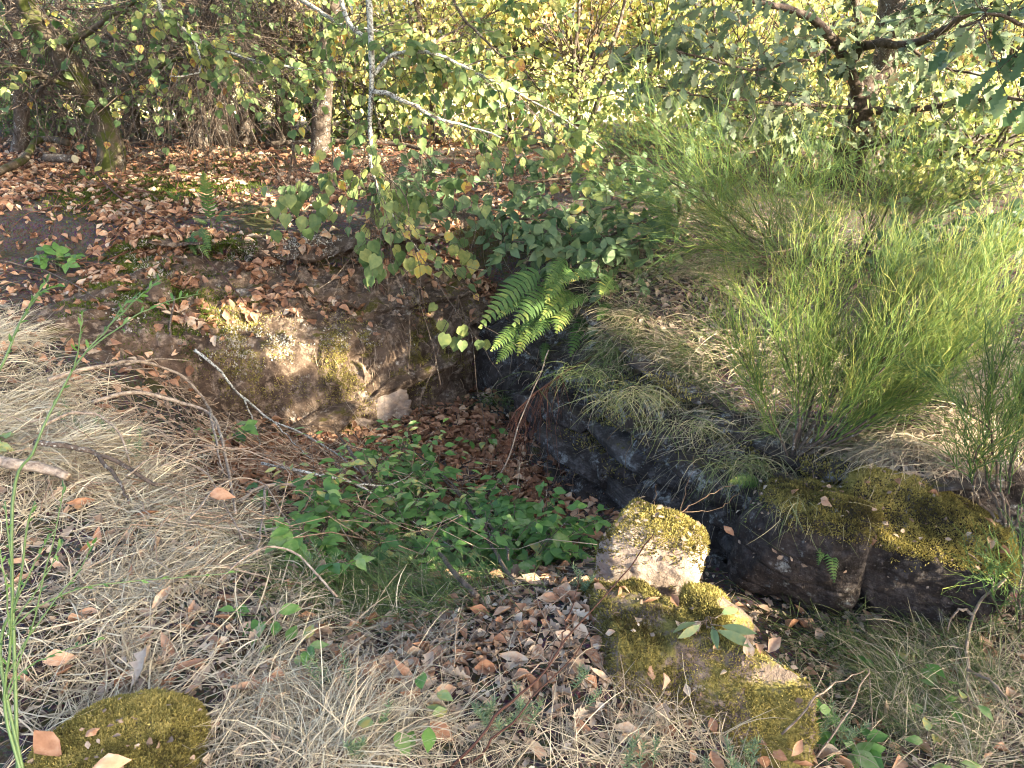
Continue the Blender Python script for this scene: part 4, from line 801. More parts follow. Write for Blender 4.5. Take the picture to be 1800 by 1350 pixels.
# ------------------------------------------------------------------ the wood behind
def far_shrub(name, label, cat, px, y, wd, h, n, m_, tint, size=(.038, .078), ncl=52, z0=.0, flat=.75, grp=None, trunk=.04, clear=0.0):
    x = (px - 900) / FPX * (y * math.cos(PITCH) + (CAM_Z - .6) * math.sin(PITCH)); b = np.array([x, y, float(hz(x, y))]); t = thing(name, label, cat, b, grp)
    k = 0
    for _ in range(3):
        e = b + np.array([U(-.3, .3) * wd, U(-.2, .2) * wd, h * U(.7, .95)]); limb_part(t, [b, b + (e - b) * .45 + RNG.normal(0, .08, 3), e], trunk * U(.6, 1), .012, 'bark', 'stem' if k else 'trunk'); k += 1
    u = unit(RNG.normal(size=(ncl, 3))) * U(.35, 1, (ncl, 1)) ** .6; c = b + np.array([0, 0, clear + (h - clear) * .5]) + u * np.array([wd * .5, wd * .45, (h - clear) * .52]); c[:, 2] = np.maximum(c[:, 2], b[2] + z0)
    per = n // ncl; per = int(per * 1.45); P = c[:, None] + RNG.normal(0, 1, (ncl, per, 3)) * np.array([.20, .2, .10]) * wd / 1.8; ct = np.repeat(RNG.normal(0, .20, ncl), per); P = P.reshape(-1, 3); m = len(P)
    tw = np.stack([c + (b + np.array([0, 0, h * .35]) - c) * q + RNG.normal(0, .04, c.shape) for q in np.linspace(1, -.15, 6)], 1); twigs(t, tw, .010, 'branch', 4)
    X = unit(RNG.normal(0, .7, (m, 3)) + [0, 0, -.45]); N = unit(RNG.normal(0, .5, (m, 3)) + [.35, -.45, .55])
    put_leaves(t, 'far', P, X, N, U(*size, m), np.clip(tint + ct + RNG.normal(0, .2, m), 0, 1), m_, 0); return t
for i, (px, y, wd, h, n, tn, lb) in enumerate([(640, 9.6, 2.2, 2.6, 2000, .5, 'yellowing shrub behind the hanging lichened branch'), (770, 8.8, 2.0, 2.2, 2200, .55, 'pale yellow green shrub at the back left of centre'), (900, 9.4, 2.3, 2.6, 2400, .6, 'bright sunlit shrub at the back centre top'), (1020, 8.6, 2.0, 2.2, 2400, .55, 'sunlit shrub behind the bright broom sprays'),
                                              (1150, 9.2, 2.3, 2.6, 2400, .6, 'cream yellow sunlit shrub left of the back oak'), (1290, 8.7, 2.0, 2.0, 2200, .35, 'grey green shrub beneath the left limb of the oak'), (1420, 9.8, 2.4, 2.6, 2400, .65, 'brightest shrub just left of the oak trunk, sunlight painted into its pale leaves'), (1600, 9.6, 2.4, 2.4, 2400, .6, 'sunlit shrub just right of the oak trunk'),
                                              (1750, 8.8, 2.3, 2.4, 2400, .55, 'yellow green shrub at the right edge of the wood'), (1900, 8.2, 2.0, 2.4, 1600, .5, 'shrub cut off by the right edge of the picture'), (1700, 6.6, 1.8, 1.0, 1500, .4, 'low leafy shrub behind the broom at the right'), (1330, 7.8, 1.8, .9, 1300, .4, 'low leafy shrub left of the oak foot')]):
    far_shrub('shrub', lb, 'shrub', px, y, wd, h, n, 'far', tn, grp=None)
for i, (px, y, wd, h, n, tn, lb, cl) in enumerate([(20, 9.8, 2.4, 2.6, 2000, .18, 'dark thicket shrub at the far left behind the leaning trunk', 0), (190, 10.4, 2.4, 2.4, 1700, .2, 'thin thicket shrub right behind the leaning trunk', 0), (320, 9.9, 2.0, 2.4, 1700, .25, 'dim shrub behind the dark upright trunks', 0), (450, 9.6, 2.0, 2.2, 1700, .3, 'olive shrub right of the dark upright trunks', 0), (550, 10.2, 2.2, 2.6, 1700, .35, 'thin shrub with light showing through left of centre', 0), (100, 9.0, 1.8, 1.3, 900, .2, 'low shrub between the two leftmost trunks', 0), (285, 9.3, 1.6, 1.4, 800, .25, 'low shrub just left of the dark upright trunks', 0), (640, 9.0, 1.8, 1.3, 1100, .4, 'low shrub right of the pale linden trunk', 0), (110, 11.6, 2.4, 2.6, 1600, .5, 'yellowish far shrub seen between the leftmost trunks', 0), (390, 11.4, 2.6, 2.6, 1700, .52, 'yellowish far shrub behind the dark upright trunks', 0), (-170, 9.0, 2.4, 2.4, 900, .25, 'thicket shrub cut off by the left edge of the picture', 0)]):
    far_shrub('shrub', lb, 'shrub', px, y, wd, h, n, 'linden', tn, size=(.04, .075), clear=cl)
# the wood further off reads as one mass
n = 15000; x = U(-16, 22, n); y = U(13, 19, n); z = U(-1.0, 5.5, n); cl = fbm(np.stack([x, y, z * 1.3], -1), .8, 3, 3.0); keep = cl > np.where(x < -1.5, -.02 - .25 * (z < .8), -.3); x, y, z, cl = x[keep], y[keep], z[keep], cl[keep]; n = len(x)
put_leaves(None, 'far', np.stack([x, y, z], -1), RNG.normal(size=(n, 3)), RNG.normal(0, .5, (n, 3)) + [.3, -.5, .5], U(.16, .26, n), np.clip(.6 + .5 * cl + RNG.normal(0, .15, n), 0, 1), 'far', 0, stuff='far_woodland')

# ------------------------------------------------------------------ thicket trees at the left
def tree(name, label, trunk, r0, r1, limbs, bark='bark', n_tw=60, tl=(.3, .8), lpt=6, leaf=(.06, .09), tm='heart', m_='linden', tint=(.45, .25), n_ind=300, bare=40, droop=.3, spread=1.0, up=0.0, grp=None, cat='tree', tw_r=.004, lean=.5):
    trunk = np.asarray(trunk); b = trunk[0].copy(); t = thing(name, label, cat, b, grp); trunk[0] = trunk[0] - [0, 0, .12]
    limb_part(t, trunk, r0, r1, bark, 'trunk', 10, .03, .16)
    for p, a, c, *mm in limbs: limb_part(t, p, a, c, mm[0] if mm else bark)
    paths = [l[0] for l in limbs] or [trunk]
    if n_tw:
        tw, lv = spray(paths, n_tw, tl, lpt, droop, spread, up, leaf_droop=lean); twigs(t, tw, tw_r)
        n = len(lv[0]); put_leaves(t, tm, lv[0], lv[1], lv[2], U(*leaf, n), np.clip(RNG.normal(tint[0], tint[1], n), 0, 1), m_, n_ind)
    if bare:
        tw, _ = spray(paths + [trunk], bare, (tl[0] * 1.2, tl[1] * 1.6), 0, droop, spread, up); twigs(t, tw, tw_r * 1.3, 'branch', 3, 'bare_twigs')
    return t
def up_of(p, dz, dx=0, dy=0): return np.array(p) + [dx, dy, dz]
tr = pp([(188, 305, 7.3), (195, 265, 7.3), (165, 190, 7.3), (120, 110, 7.2), (60, 30, 7.1), (20, -60, 7.0)])
tree('leaning_tree', 'leaning mossy trunk bent towards the upper left above the leafy bank', tr, .13, .07, [(pp([(150, 160, 7.25), (60, 130, 7.0), (0, 112, 6.8), (-80, 120, 6.6)]), .03, .01), (pp([(100, 90, 7.2), (180, 40, 6.9), (260, -10, 6.7)]), .03, .01), (pp([(165, 200, 7.3), (230, 150, 7.0), (300, 110, 6.6), (380, 80, 6.4)]), .025, .008)],
     'bark_moss', 75, (.3, .8), 5, (.05, .085), bare=280, tint=(.42, .27))
for lb, path, r0, r1, seedl in [('dark upright trunk, left of the pair in the middle of the thicket', [(352, 250, 8.4), (346, 150, 8.4), (340, 60, 8.4), (336, -60, 8.4)], .085, .06, 1), ('darkest thick upright trunk in the middle of the thicket', [(397, 252, 8.6), (388, 160, 8.6), (375, 70, 8.6), (362, -60, 8.6)], .13, .09, 2),
                         ('grey trunk leaning right beside the dark upright trunks', [(425, 240, 8.8), (440, 170, 8.8), (465, 90, 8.8), (490, -50, 8.8)], .09, .06, 3), ('slim curved trunk right of the dark upright trunks', [(490, 235, 8.9), (500, 160, 8.9), (520, 90, 8.9), (515, -50, 8.9)], .075, .05, 4),
                         ('straight grey trunk between leaning trunk and dark trunks', [(232, 245, 8.9), (226, 160, 8.9), (205, 70, 8.9), (190, -60, 8.9)], .09, .06, 5), ('thin trunk at the far left edge of the thicket', [(20, 290, 8.0), (40, 200, 8.0), (30, 100, 8.0), (10, -60, 8.0)], .08, .05, 6), ('thin trunk close left of the leaning trunk', [(105, 270, 8.8), (95, 170, 8.8), (110, 80, 8.8), (100, -60, 8.8)], .07, .05, 7)]:
    tr = pp(path); rr = np.random.default_rng(seedl)
    lm = []
    for j in range(4):
        s_ = tr[1] + (tr[3] - tr[1]) * rr.uniform(0, .7); e = s_ + [rr.uniform(-1.2, 1.2), rr.uniform(-1.6, -.3), rr.uniform(-.2, .7)]; lm.append(([s_, (s_ + e) / 2 + [0, 0, .12], e], .022, .006))
    tree('coppice_tree', lb, tr, r0, r1, lm, 'bark', 24, (.3, .7), 5, (.045, .075), bare=240, tint=(.35, .28), n_ind=90)

# lichened linden branches hanging into the picture; the trunk stands in the thicket, its limbs arch over the bank
tr = pp([(560, 268, 7.9), (566, 180, 7.9), (575, 90, 7.9), (585, -40, 7.8), (600, -260, 7.6)])
HL = [(pp([(600, -260, 7.6), (640, -260, 6.2), (645, -60, 5.2), (650, 60, 4.9), (653, 180, 4.8), (649, 250, 4.75), (656, 300, 4.7), (690, 375, 4.6), (742, 450, 4.5)]), .028, .004, 'branch_lichen'),
      (pp([(560, -200, 7.0), (590, -40, 5.6), (612, 40, 5.2), (650, 72, 5.1), (720, 108, 5.0), (800, 128, 5.0), (880, 160, 4.9), (940, 200, 4.9)]), .018, .004, 'branch_lichen'),
      (pp([(655, 160, 4.8), (700, 172, 4.75), (760, 205, 4.7), (830, 225, 4.7), (880, 240, 4.6)]), .015, .004, 'branch_lichen'),
      (pp([(652, 137, 4.85), (690, 98, 4.9), (740, 90, 4.9), (800, 112, 4.9), (860, 140, 4.8), (930, 175, 4.8), (1000, 215, 4.8), (1060, 260, 4.8)]), .014, .004, 'branch_lichen'),
      (pp([(600, -260, 7.6), (420, -200, 6.4), (280, -10, 5.9), (335, 58, 5.8), (395, 92, 5.7), (480, 112, 5.6), (560, 130, 5.6)]), .022, .006, 'branch_lichen'),
      (pp([(335, 58, 5.8), (352, 100, 5.7), (350, 125, 5.7), (300, 135, 5.6)]), .009, .003, 'branch_lichen'),
      (pp([(585, -60, 7.5), (500, -30, 6.4), (560, 20, 6.0), (620, 48, 5.8), (690, 60, 5.6)]), .020, .008, 'branch_lichen'),
      (pp([(780, -60, 6.0), (810, 20, 5.8), (860, 80, 5.6), (920, 120, 5.5), (950, 160, 5.4)]), .012, .004, 'branch'),
      (pp([(600, 170, 5.2), (610, 195, 5.1), (640, 240, 5.0), (668, 300, 4.8), (715, 350, 4.6), (722, 420, 4.5), (760, 480, 4.4), (800, 540, 4.35), (835, 590, 4.3)]), .006, .0015, 'branch'),
      (pp([(720, 108, 5.5), (790, 60, 5.8), (850, 30, 6.0), (960, -20, 6.0)]), .01, .004, 'branch')]
lt = tree('linden_tree', 'linden with lichened branches and yellowing heart shaped leaves hanging before the bank', tr, .10, .08, HL, 'bark', 0, bare=320, tl=(.2, .6), tw_r=.0022, droop=.35)
tw, lv = spray([HL[i][0][3:] if i in (0,) else HL[i][0][1:] for i in (0, 1, 2, 3, 4, 6, 7, 9)], 260, (.12, .42), 5, .5, .9, -.1, leaf_droop=.8, face=.75)
twigs(lt, tw, .0022); n = len(lv[0])
P = [lv[0]]; X = [lv[1]]; N = [lv[2]]; sz = [U(.042, .072, n)]; tn = [np.clip(RNG.normal(.46, .24, n), 0, 1)]
for cx, cy, rx, ry, y, k, tint in [(660, 445, 38, 42, 4.5, 20, .33), (520, 340, 45, 40, 5.0, 22, .40), (590, 320, 40, 25, 5.0, 16, .45), (722, 450, 24, 22, 4.45, 8, .6), (690, 360, 50, 25, 4.8, 20, .4), (820, 450, 40, 40, 4.9, 11, .6), (810, 580, 34, 28, 4.25, 9, .6), (555, 375, 28, 20, 4.9, 6, .4), (745, 340, 60, 30, 5.0, 20, .35)]:
    c = np.array([Y(cx + RNG.normal() * rx * .6, cy + RNG.normal() * ry * .6, y + RNG.normal() * .08) for _ in range(k)]); st = Y(cx - 5, cy - ry * 2.2, y + .1)
    twigs(lt, np.stack([st + (c - st) * q + np.array([0, 0, -.06]) * 4 * q * (1 - q) for q in np.linspace(0, 1, 6)], 1), .0016)
    P.append(c); X.append(unit(RNG.normal(0, .3, (k, 3)) + [0, -.1, -1])); N.append(unit(RNG.normal(0, .3, (k, 3)) + [.1, -.9, .35])); sz.append(U(.06, .095, k)); tn.append(np.clip(RNG.normal(tint, .16, k), 0, 1))
nc = 170; c = np.stack([U(-3.6, 1.4, nc), U(2.6, 7.2, nc), U(2.1, 4.0, nc)], -1); a_ = np.array(lt.location) + [0, 0, 3.2]
for e in c[:12]: limb_part(lt, [a_, (a_ + e) / 2 + [0, 0, .5], e], .04, .010, 'bark')
cp = (c[:, None] + RNG.normal(0, 1, (nc, 42, 3)) * [.22, .22, .12]).reshape(-1, 3); cp = cp[cp[:, 2] > 1.95 + .03 * cp[:, 1]]
put_leaves(lt, 'far', cp, RNG.normal(0, .6, (len(cp), 3)) - [0, 0, .4], RNG.normal(0, .5, (len(cp), 3)) + [.2, -.2, .7], U(.08, .12, len(cp)), np.clip(RNG.normal(.42, .22, len(cp)), 0, 1), 'linden', 0, stuff='crown')
put_leaves(lt, 'heart', np.vstack(P), np.vstack(X), np.vstack(N), np.concatenate(sz), np.concatenate(tn), 'linden', 300)

# low shrub with blue green leaves over the corner
SH = [pp([(1190, 330, 5.3), (1060, 365, 5.0), (920, 385, 4.9), (780, 365, 5.1), (650, 315, 5.3)]), pp([(1190, 330, 5.3), (1120, 395, 4.9), (1010, 425, 4.7), (900, 425, 4.6)]), pp([(1190, 330, 5.3), (1050, 310, 5.6), (900, 320, 5.5), (760, 310, 5.6)]), pp([(1190, 330, 5.3), (1160, 400, 4.8), (1080, 440, 4.6), (1040, 460, 4.5)])]
sh = thing('dogwood_shrub', 'low shrub of blue green oval leaves overhanging the dark corner of the pit', 'shrub', [SH[0][0][0], SH[0][0][1], float(hz(SH[0][0][0], SH[0][0][1]))])
limb_part(sh, [np.array(sh.location) - [0, 0, .1], (np.array(sh.location) + SH[0][0]) / 2 + [.03, 0, 0], SH[0][0]], .02, .014, 'bark', 'trunk')
for p in SH: limb_part(sh, p, .012, .004, 'branch')
tw, lv = spray(SH, 190, (.12, .4), 6, .25, .9, .15, leaf_droop=.35, face=.55); twigs(sh, tw, .0022); n = len(lv[0])
put_leaves(sh, 'ovate', lv[0], lv[1], lv[2], U(.065, .10, n), np.clip(RNG.normal(.5, .17, n), 0, 1), 'shade_leaf', 300)
SH = [pp([(1480, 520, 4.4), (1600, 440, 4.7), (1720, 410, 5.0), (1800, 390, 5.2)]), pp([(1480, 520, 4.4), (1540, 470, 4.5), (1570, 420, 4.7)]), pp([(1700, 760, 3.4), (1760, 730, 3.3), (1800, 700, 3.2)])]
sh = thing('oak_shrub', 'low oak regrowth with dark leaves behind the bright broom', 'shrub', [SH[0][0][0], SH[0][0][1], float(hz(SH[0][0][0], SH[0][0][1]))])
for p in SH: limb_part(sh, p, .010, .004, 'branch')
tw, lv = spray(SH, 80, (.12, .4), 5, .2, 1, .25, face=.5); twigs(sh, tw, .0022); n = len(lv[0]); put_leaves(sh, 'oak', lv[0], lv[1], lv[2], U(.07, .11, n), np.clip(RNG.normal(.45, .2, n), 0, 1), 'shade_leaf', 200)

# oak at the right
tr = pp([(1495, 300, 6.8), (1502, 240, 6.8), (1515, 180, 6.8), (1528, 128, 6.8)])
OL = [(pp([(1510, 175, 6.75), (1502, 140, 6.7), (1492, 115, 6.65), (1470, 80, 6.6), (1440, 45, 6.5), (1400, 20, 6.4), (1340, 2, 6.3), (1250, -15, 6.0)]), .06, .018), (pp([(1492, 118, 6.65), (1512, 85, 6.6), (1512, 50, 6.6), (1503, 10, 6.6), (1480, -60, 6.5)]), .05, .026),
      (pp([(1508, 82, 6.6), (1550, 76, 6.4), (1610, 74, 6.2), (1660, 50, 6.0), (1710, 20, 5.6), (1760, 26, 5.3), (1820, 10, 5.0)]), .038, .014), (pp([(1525, 195, 6.7), (1580, 194, 6.5), (1640, 188, 6.3), (1740, 172, 6.0), (1800, 175, 5.8)]), .034, .012),
      (pp([(1500, 265, 6.8), (1545, 250, 6.6), (1600, 245, 6.5), (1660, 272, 6.3), (1740, 262, 6.1), (1800, 270, 6.0)]), .036, .014), (pp([(1505, 240, 6.8), (1420, 245, 6.5), (1340, 262, 6.2), (1240, 280, 5.8)]), .02, .006), (pp([(1470, 80, 6.6), (1400, 110, 6.2), (1320, 120, 5.8), (1220, 100, 5.5), (1130, 70, 5.4)]), .016, .005),
      (pp([(1515, 190, 6.75), (1430, 185, 6.4), (1340, 180, 6.0), (1250, 170, 5.7), (1150, 150, 5.5)]), .016, .005), (pp([(1590, 75, 6.3), (1640, 110, 6.2), (1720, 130, 6.0), (1790, 100, 5.8)]), .014, .004)]
tree('oak_tree', 'gnarled oak with a broken stub trunk and spreading limbs at the upper right', tr, .15, .115, OL, 'bark_oak', 260, (.2, .6), 6, (.075, .12), 'oak', 'oak', (.5, .2), 300, 80, .15, .9, .1)
tr = pp([(1520, 300, 7.4), (1535, 220, 7.4), (1550, 130, 7.4), (1566, 50, 7.4), (1580, -80, 7.4)])
tree('oak_tree', 'pale lichened straight trunk directly behind the gnarled oak', tr, .125, .10, [(pp([(1560, 60, 7.4), (1640, 10, 7.2), (1720, -40, 7.0)]), .03, .01)], 'bark', 60, (.2, .6), 6, (.08, .12), 'oak', 'oak', (.45, .2), 100, 20)
tr = np.array([Y(1980, 250, 3.6), Y(1975, 120, 3.6), Y(1960, -60, 3.6), Y(1940, -300, 3.5)]); tr[0][2] = float(hz(tr[0][0], tr[0][1]))
tree('oak_sapling', 'oak spray with large close leaves entering at the top right corner', tr, .04, .03, [(pp([(1960, 60, 3.6), (1880, 50, 3.4), (1800, 40, 3.3), (1740, 30, 3.2), (1690, 50, 3.2)]), .012, .004), (pp([(1970, 140, 3.6), (1860, 110, 3.5), (1780, 100, 3.4)]), .010, .004)], 'bark', 14, (.12, .3), 5, (.07, .10), 'oak', 'shade_leaf', (.35, .2), 120, 0, .3, .8, -.1)

# ------------------------------------------------------------------ broom
def broom(label, base, targets, n_sec, n_whip, ln=(.18, .45), up=.55, tint=.5, r=.0019, whip_spread=.28):
    base = np.array(base, float); t = thing('broom_bush', label, 'broom', base)
    mains = []
    for e in targets:
        e = np.array(e, float); m_ = base + (e - base) * .45 + RNG.normal(0, .04, 3) - [0, 0, .02]; p = [base - [0, 0, .05], m_, e]; limb_part(t, p, .0065, .0025, 'branch', 'stem', 6, .03); mains.append(np.array(p))
    sec, _ = spray(mains, n_sec, (ln[0] * .8, ln[1] * 1.0), 0, -.12, .42, up * .4, 1.0, .25)
    V, F = tubes(sec, np.linspace(r * 1.5, r * .9, 6)[None].repeat(len(sec), 0), 4); obj('green_stems', mesh('green_stems', V, F, M['broom'], np.clip(np.repeat(RNG.normal(tint - .1, .15, len(sec)), 24), 0, 1)), t, 'stuff')
    k = RNG.integers(0, n_sec, n_whip); f = U(.3, 1, n_whip) * 4.99; fi = f.astype(int); ff = (f - fi)[:, None]; p0 = sec[k, fi] * (1 - ff) + sec[k, fi + 1] * ff
    d = unit(unit(sec[k, 5] - sec[k, 0]) + RNG.normal(0, whip_spread, (n_whip, 3)) + [0, 0, up]); l = U(*ln, n_whip); s = np.linspace(0, 1, 6); b_ = RNG.normal(0, .10, (n_whip, 3)) - [0, 0, .04]
    kk = np.cumsum(RNG.normal(0, .016, (n_whip, 6, 3)), 1); W_ = p0[:, None] + d[:, None] * (l[:, None] * s)[..., None] + b_[:, None] * (l[:, None] * s ** 2)[..., None] + (kk - kk[:, :1]) * (l[:, None, None] / .3)
    fk = RNG.integers(0, n_whip, n_whip // 2); q0 = W_[fk, 2]; d2 = unit(d[fk] + RNG.normal(0, .45, (len(fk), 3))); k2 = np.cumsum(RNG.normal(0, .010, (len(fk), 6, 3)), 1); W_ = np.vstack([W_, q0[:, None] + d2[:, None] * (l[fk][:, None] * .5 * s)[..., None] + k2 - k2[:, :1]]); n_whip = len(W_)
    V, F = tubes(W_, np.linspace(r, r * .55, 6)[None].repeat(n_whip, 0), 3); tw_t = np.clip(RNG.normal(tint, .2, n_whip)[:, None] + np.linspace(-.12, .14, 6)[None], 0, 1)
    obj('green_twigs', mesh('green_twigs', V, F, M['broom'], np.repeat(tw_t.ravel(), 3)), t, 'stuff'); return t
b = G(1392, 800)
broom('large bright green broom bush leaning right above the mossy boulders', b, [Y(*q) for q in [(1290, 600, 2.9), (1340, 540, 3.0), (1400, 520, 3.1), (1450, 500, 3.3), (1500, 490, 3.4), (1560, 500, 3.3), (1620, 500, 3.2), (1680, 510, 3.1), (1740, 500, 3.0), (1800, 530, 2.9), (1830, 470, 3.1), (1760, 450, 3.3), (1780, 580, 2.8), (1720, 600, 2.8), (1600, 600, 2.8)]], 460, 3000, (.12, .34), .40, .62, .0012, .46)
b = G(1405, 470)
broom('loose feathery broom with arching pale stems left of the oak', b, [Y(*q) for q in [(1250, 405, 4.4), (1150, 290, 4.4), (1050, 250, 4.4), (1130, 200, 4.6), (1270, 250, 4.6), (1350, 300, 4.7), (1430, 290, 4.7), (1230, 330, 4.3), (1100, 340, 4.4), (1180, 430, 4.3), (1300, 450, 4.3), (1350, 390, 4.3), (1450, 400, 4.4)]], 260, 1150, (.18, .5), .02, .45, .0012, .5)
b = G(1500, 450)
broom('duller broom of fine stems in front of the oak trunk', b, [Y(*q) for q in [(1440, 380, 4.9), (1500, 340, 5.0), (1580, 320, 4.9), (1650, 330, 4.8), (1720, 340, 4.7), (1380, 400, 4.6)]], 150, 750, (.16, .42), .15, .40, .0012, .5)
b = G(1772, 930)
broom('sparse broom at the right edge behind the large boulder', b, [Y(*q) for q in [(1690, 700, 2.4), (1750, 650, 2.5), (1800, 640, 2.5), (1720, 780, 2.3), (1840, 700, 2.4)]], 60, 420, (.12, .3), .35, .42, .0016, .4)
b = G(1795, 1075)
broom('low broom sprays at the right of the large boulder', b, [Y(*q) for q in [(1700, 970, 2.2), (1740, 1010, 2.1), (1800, 960, 2.1), (1840, 1040, 2.0)]], 40, 220, (.1, .22), .15, .4, .0014, .5)
# the two broom shoots standing close at the left edge
def shoot(label, main, sides, leafy=True, r=.0042):
    t = thing('broom_shoot', label, 'broom', main[0]); limb_part(t, main, r, r * .35, 'broom_stem', 'stem', 6, .004, .02); lv = []
    for p in sides: limb_part(t, p, r * .5, r * .22, 'broom_stem', 'side_stem', 5, .004, .02)
    for p in [main] + sides:
        q = crom(p, 30)[8:]; T = unit(np.gradient(q, axis=0))
        for i in range(0, len(q), 2): lv.append((q[i], unit(T[i] + RNG.normal(0, .5, 3))))
    put_leaves(t, 'long', np.array([a for a, _ in lv]), np.array([a for _, a in lv]), RNG.normal(0, .5, (len(lv), 3)) + [0, -.4, .6], U(.010, .022, len(lv)), U(.3, .7, len(lv)), 'bramble', 60)
m, t_, o_ = mat('green_stem'); nz_ = noise(t_, 60, 3); p_ = nd(t_, 'ShaderNodeBsdfPrincipled'); L(t_, mixc(t_, (.07, .14, .05), (.17, .26, .10), nz_), p_.inputs['Base Color']); p_.inputs['Roughness'].default_value = .5; L(t_, p_.outputs[0], o_.inputs[0]); M['broom_stem'] = m
b0 = np.array([-1.12, 1.18, 0.0]); b0[2] = float(hz(b0[0], b0[1]))
shoot('tall forked green broom shoot leaning right at the left edge', [b0, Y(22, 900, 1.5), Y(60, 790, 1.55), Y(105, 690, 1.62), Y(150, 620, 1.66), Y(190, 575, 1.7)], [pp([(150, 620, 1.66), (230, 560, 1.7), (300, 528, 1.75), (352, 515, 1.8)]), pp([(185, 580, 1.7), (240, 525, 1.72), (282, 490, 1.75)]), pp([(180, 590, 1.7), (215, 540, 1.72), (247, 512, 1.75)]), pp([(130, 650, 1.64), (140, 590, 1.66), (146, 545, 1.68)])])
b1 = b0 + [-.07, .03, .005]
shoot('smaller green broom shoot rising at the extreme left edge', [b1, Y(-30, 760, 1.5), Y(5, 640, 1.55), Y(35, 570, 1.6), Y(60, 520, 1.62)], [pp([(25, 590, 1.58), (55, 530, 1.6), (85, 490, 1.62)]), pp([(40, 560, 1.6), (70, 515, 1.62), (105, 500, 1.64)])])
shoot('tangle of dark green broom stems in the lower left corner', [b0 + [.06, -.03, 0], Y(8, 1250, 1.25), Y(18, 1130, 1.28), Y(20, 1000, 1.32), Y(8, 880, 1.36)], [pp([(10, 1220, 1.26), (50, 1120, 1.3), (80, 1000, 1.34), (105, 900, 1.38), (112, 850, 1.4)]), pp([(15, 1180, 1.27), (70, 1090, 1.32), (140, 1000, 1.38), (165, 950, 1.4)]), pp([(12, 1230, 1.25), (40, 1180, 1.28), (95, 1150, 1.31), (180, 1120, 1.36)]), pp([(18, 1120, 1.28), (5, 1000, 1.3), (-20, 900, 1.34)])], r=.0040)
shoot('dark broom shoot low at the left edge with one long sideways twig', [b0 + [.03, 0, 0], Y(0, 1150, 1.32), Y(30, 1050, 1.36), Y(45, 940, 1.4), Y(60, 880, 1.42)], [pp([(12, 1110, 1.33), (80, 1060, 1.38), (160, 1030, 1.45), (280, 1018, 1.52), (420, 1004, 1.6)]), pp([(20, 1080, 1.34), (60, 990, 1.38), (95, 930, 1.42)]), pp([(10, 1120, 1.32), (80, 1010, 1.4), (110, 950, 1.44)])])

# ------------------------------------------------------------------ sticks, dead stems, roots
def stick(label, pts, r0, r1, m_='deadwood', forks=(), name='fallen_branch', cat='branch', k=6, wob=.012):
    hi = lambda q: q if isinstance(q, np.ndarray) or q[0] > 650 or not 640 < q[1] < 1100 else (q[0], q[1], q[2] * 1.25 + .055)
    pts = [hi(q) for q in pts]; forks = [[hi(q) for q in f] for f in forks]; bo = not isinstance(pts[0], np.ndarray) and pts[0][0] < 650 and 640 < pts[0][1] < 1100 and m_ == 'deadwood'; r0, r1, m_ = (r0 * 1.35, r1 * 1.35, 'bleached') if bo else (r0, r1, m_); P = [q if isinstance(q, np.ndarray) else G(*q) for q in pts]; t = thing(name, label, cat, P[0]); limb_part(t, P, r0, r1, m_, 'stem', k, wob, .14)
    for f in forks: limb_part(t, [q if isinstance(q, np.ndarray) else G(*q) for q in f], r1 * 1.3, r1 * .5, m_, 'side_twig', 5, wob, .12)
    return t
stick('lichened dead branch leaning from the back face down into the pit', [(350, 640, .10), (395, 690, .10), (430, 730, .09), (480, 765, .06), (540, 790, .05), (600, 825, .05), (660, 870, .10)], .009, .004, 'branch_lichen', [[(440, 738, .09), (455, 775, .04), (465, 810, .03)], [(480, 765, .06), (520, 800, .04), (560, 835, .03)]])
stick('pale dry branch arching over the left rim of the pit', [(180, 745, .06), (250, 738, .09), (320, 752, .10), (385, 775, .10), (405, 820, .09), (415, 870, .05), (425, 930, .03)], .008, .004, 'deadwood', [[(385, 775, .10), (395, 830, .06), (402, 860, .03)]])
stick('upper pale dry branch with a forked end on the left slope', [(100, 700, .04), (180, 690, .08), (270, 683, .10), (330, 705, .10), (372, 742, .08), (390, 780, .03)], .008, .004, 'deadwood', [[(240, 690, .1), (290, 678, .1), (350, 672, .08)]])
stick('thick bleached branch end lying at the left edge', [(-20, 835, .02), (40, 846, .03), (95, 856, .03), (135, 864, .02)], .017, .012, 'deadwood')
stick('brown barked branch under dry grass right of the bleached branch', [(75, 805, .02), (140, 820, .04), (190, 838, .05), (240, 858, .05), (290, 884, .03)], .012, .007, 'branch', [[(190, 838, .05), (225, 880, .03), (240, 915, .02)]])
stick('thin curved dead stem over dry grass left of the pit', [(90, 780, .03), (150, 772, .07), (205, 785, .08), (235, 815, .05), (240, 840, .02)], .005, .003, 'deadwood')
stick('arched pale bramble cane crossing the left rim', [(430, 905, .02), (480, 900, .08), (540, 905, .10), (580, 915, .06)], .006, .004, 'deadwood', [[(480, 900, .08), (470, 950, .04), (460, 1000, .02)]])
stick('dark forked branch lying across the pit greenery to the near rim', [(600, 870, .12), (660, 900, .16), (710, 945, .18), (755, 990, .16), (790, 1030, .12), (838, 1066, .06)], .005, .010, 'branch', [[(752, 985, .16), (720, 968, .16), (650, 966, .14)], [(660, 900, .16), (630, 860, .15), (600, 800, .1)]])
stick('second dark branch right of the forked one ending at the near rim', [(740, 830, .10), (790, 890, .18), (840, 960, .2), (870, 1005, .14), (906, 1042, .06)], .004, .009, 'branch', [[(845, 965, .2), (880, 985, .18), (896, 1020, .12)]])
stick('straight grey branch slanting through the brambles in the pit', [(700, 790, .08), (780, 880, .2), (830, 940, .2), (880, 1000, .15)], .004, .008, 'branch')
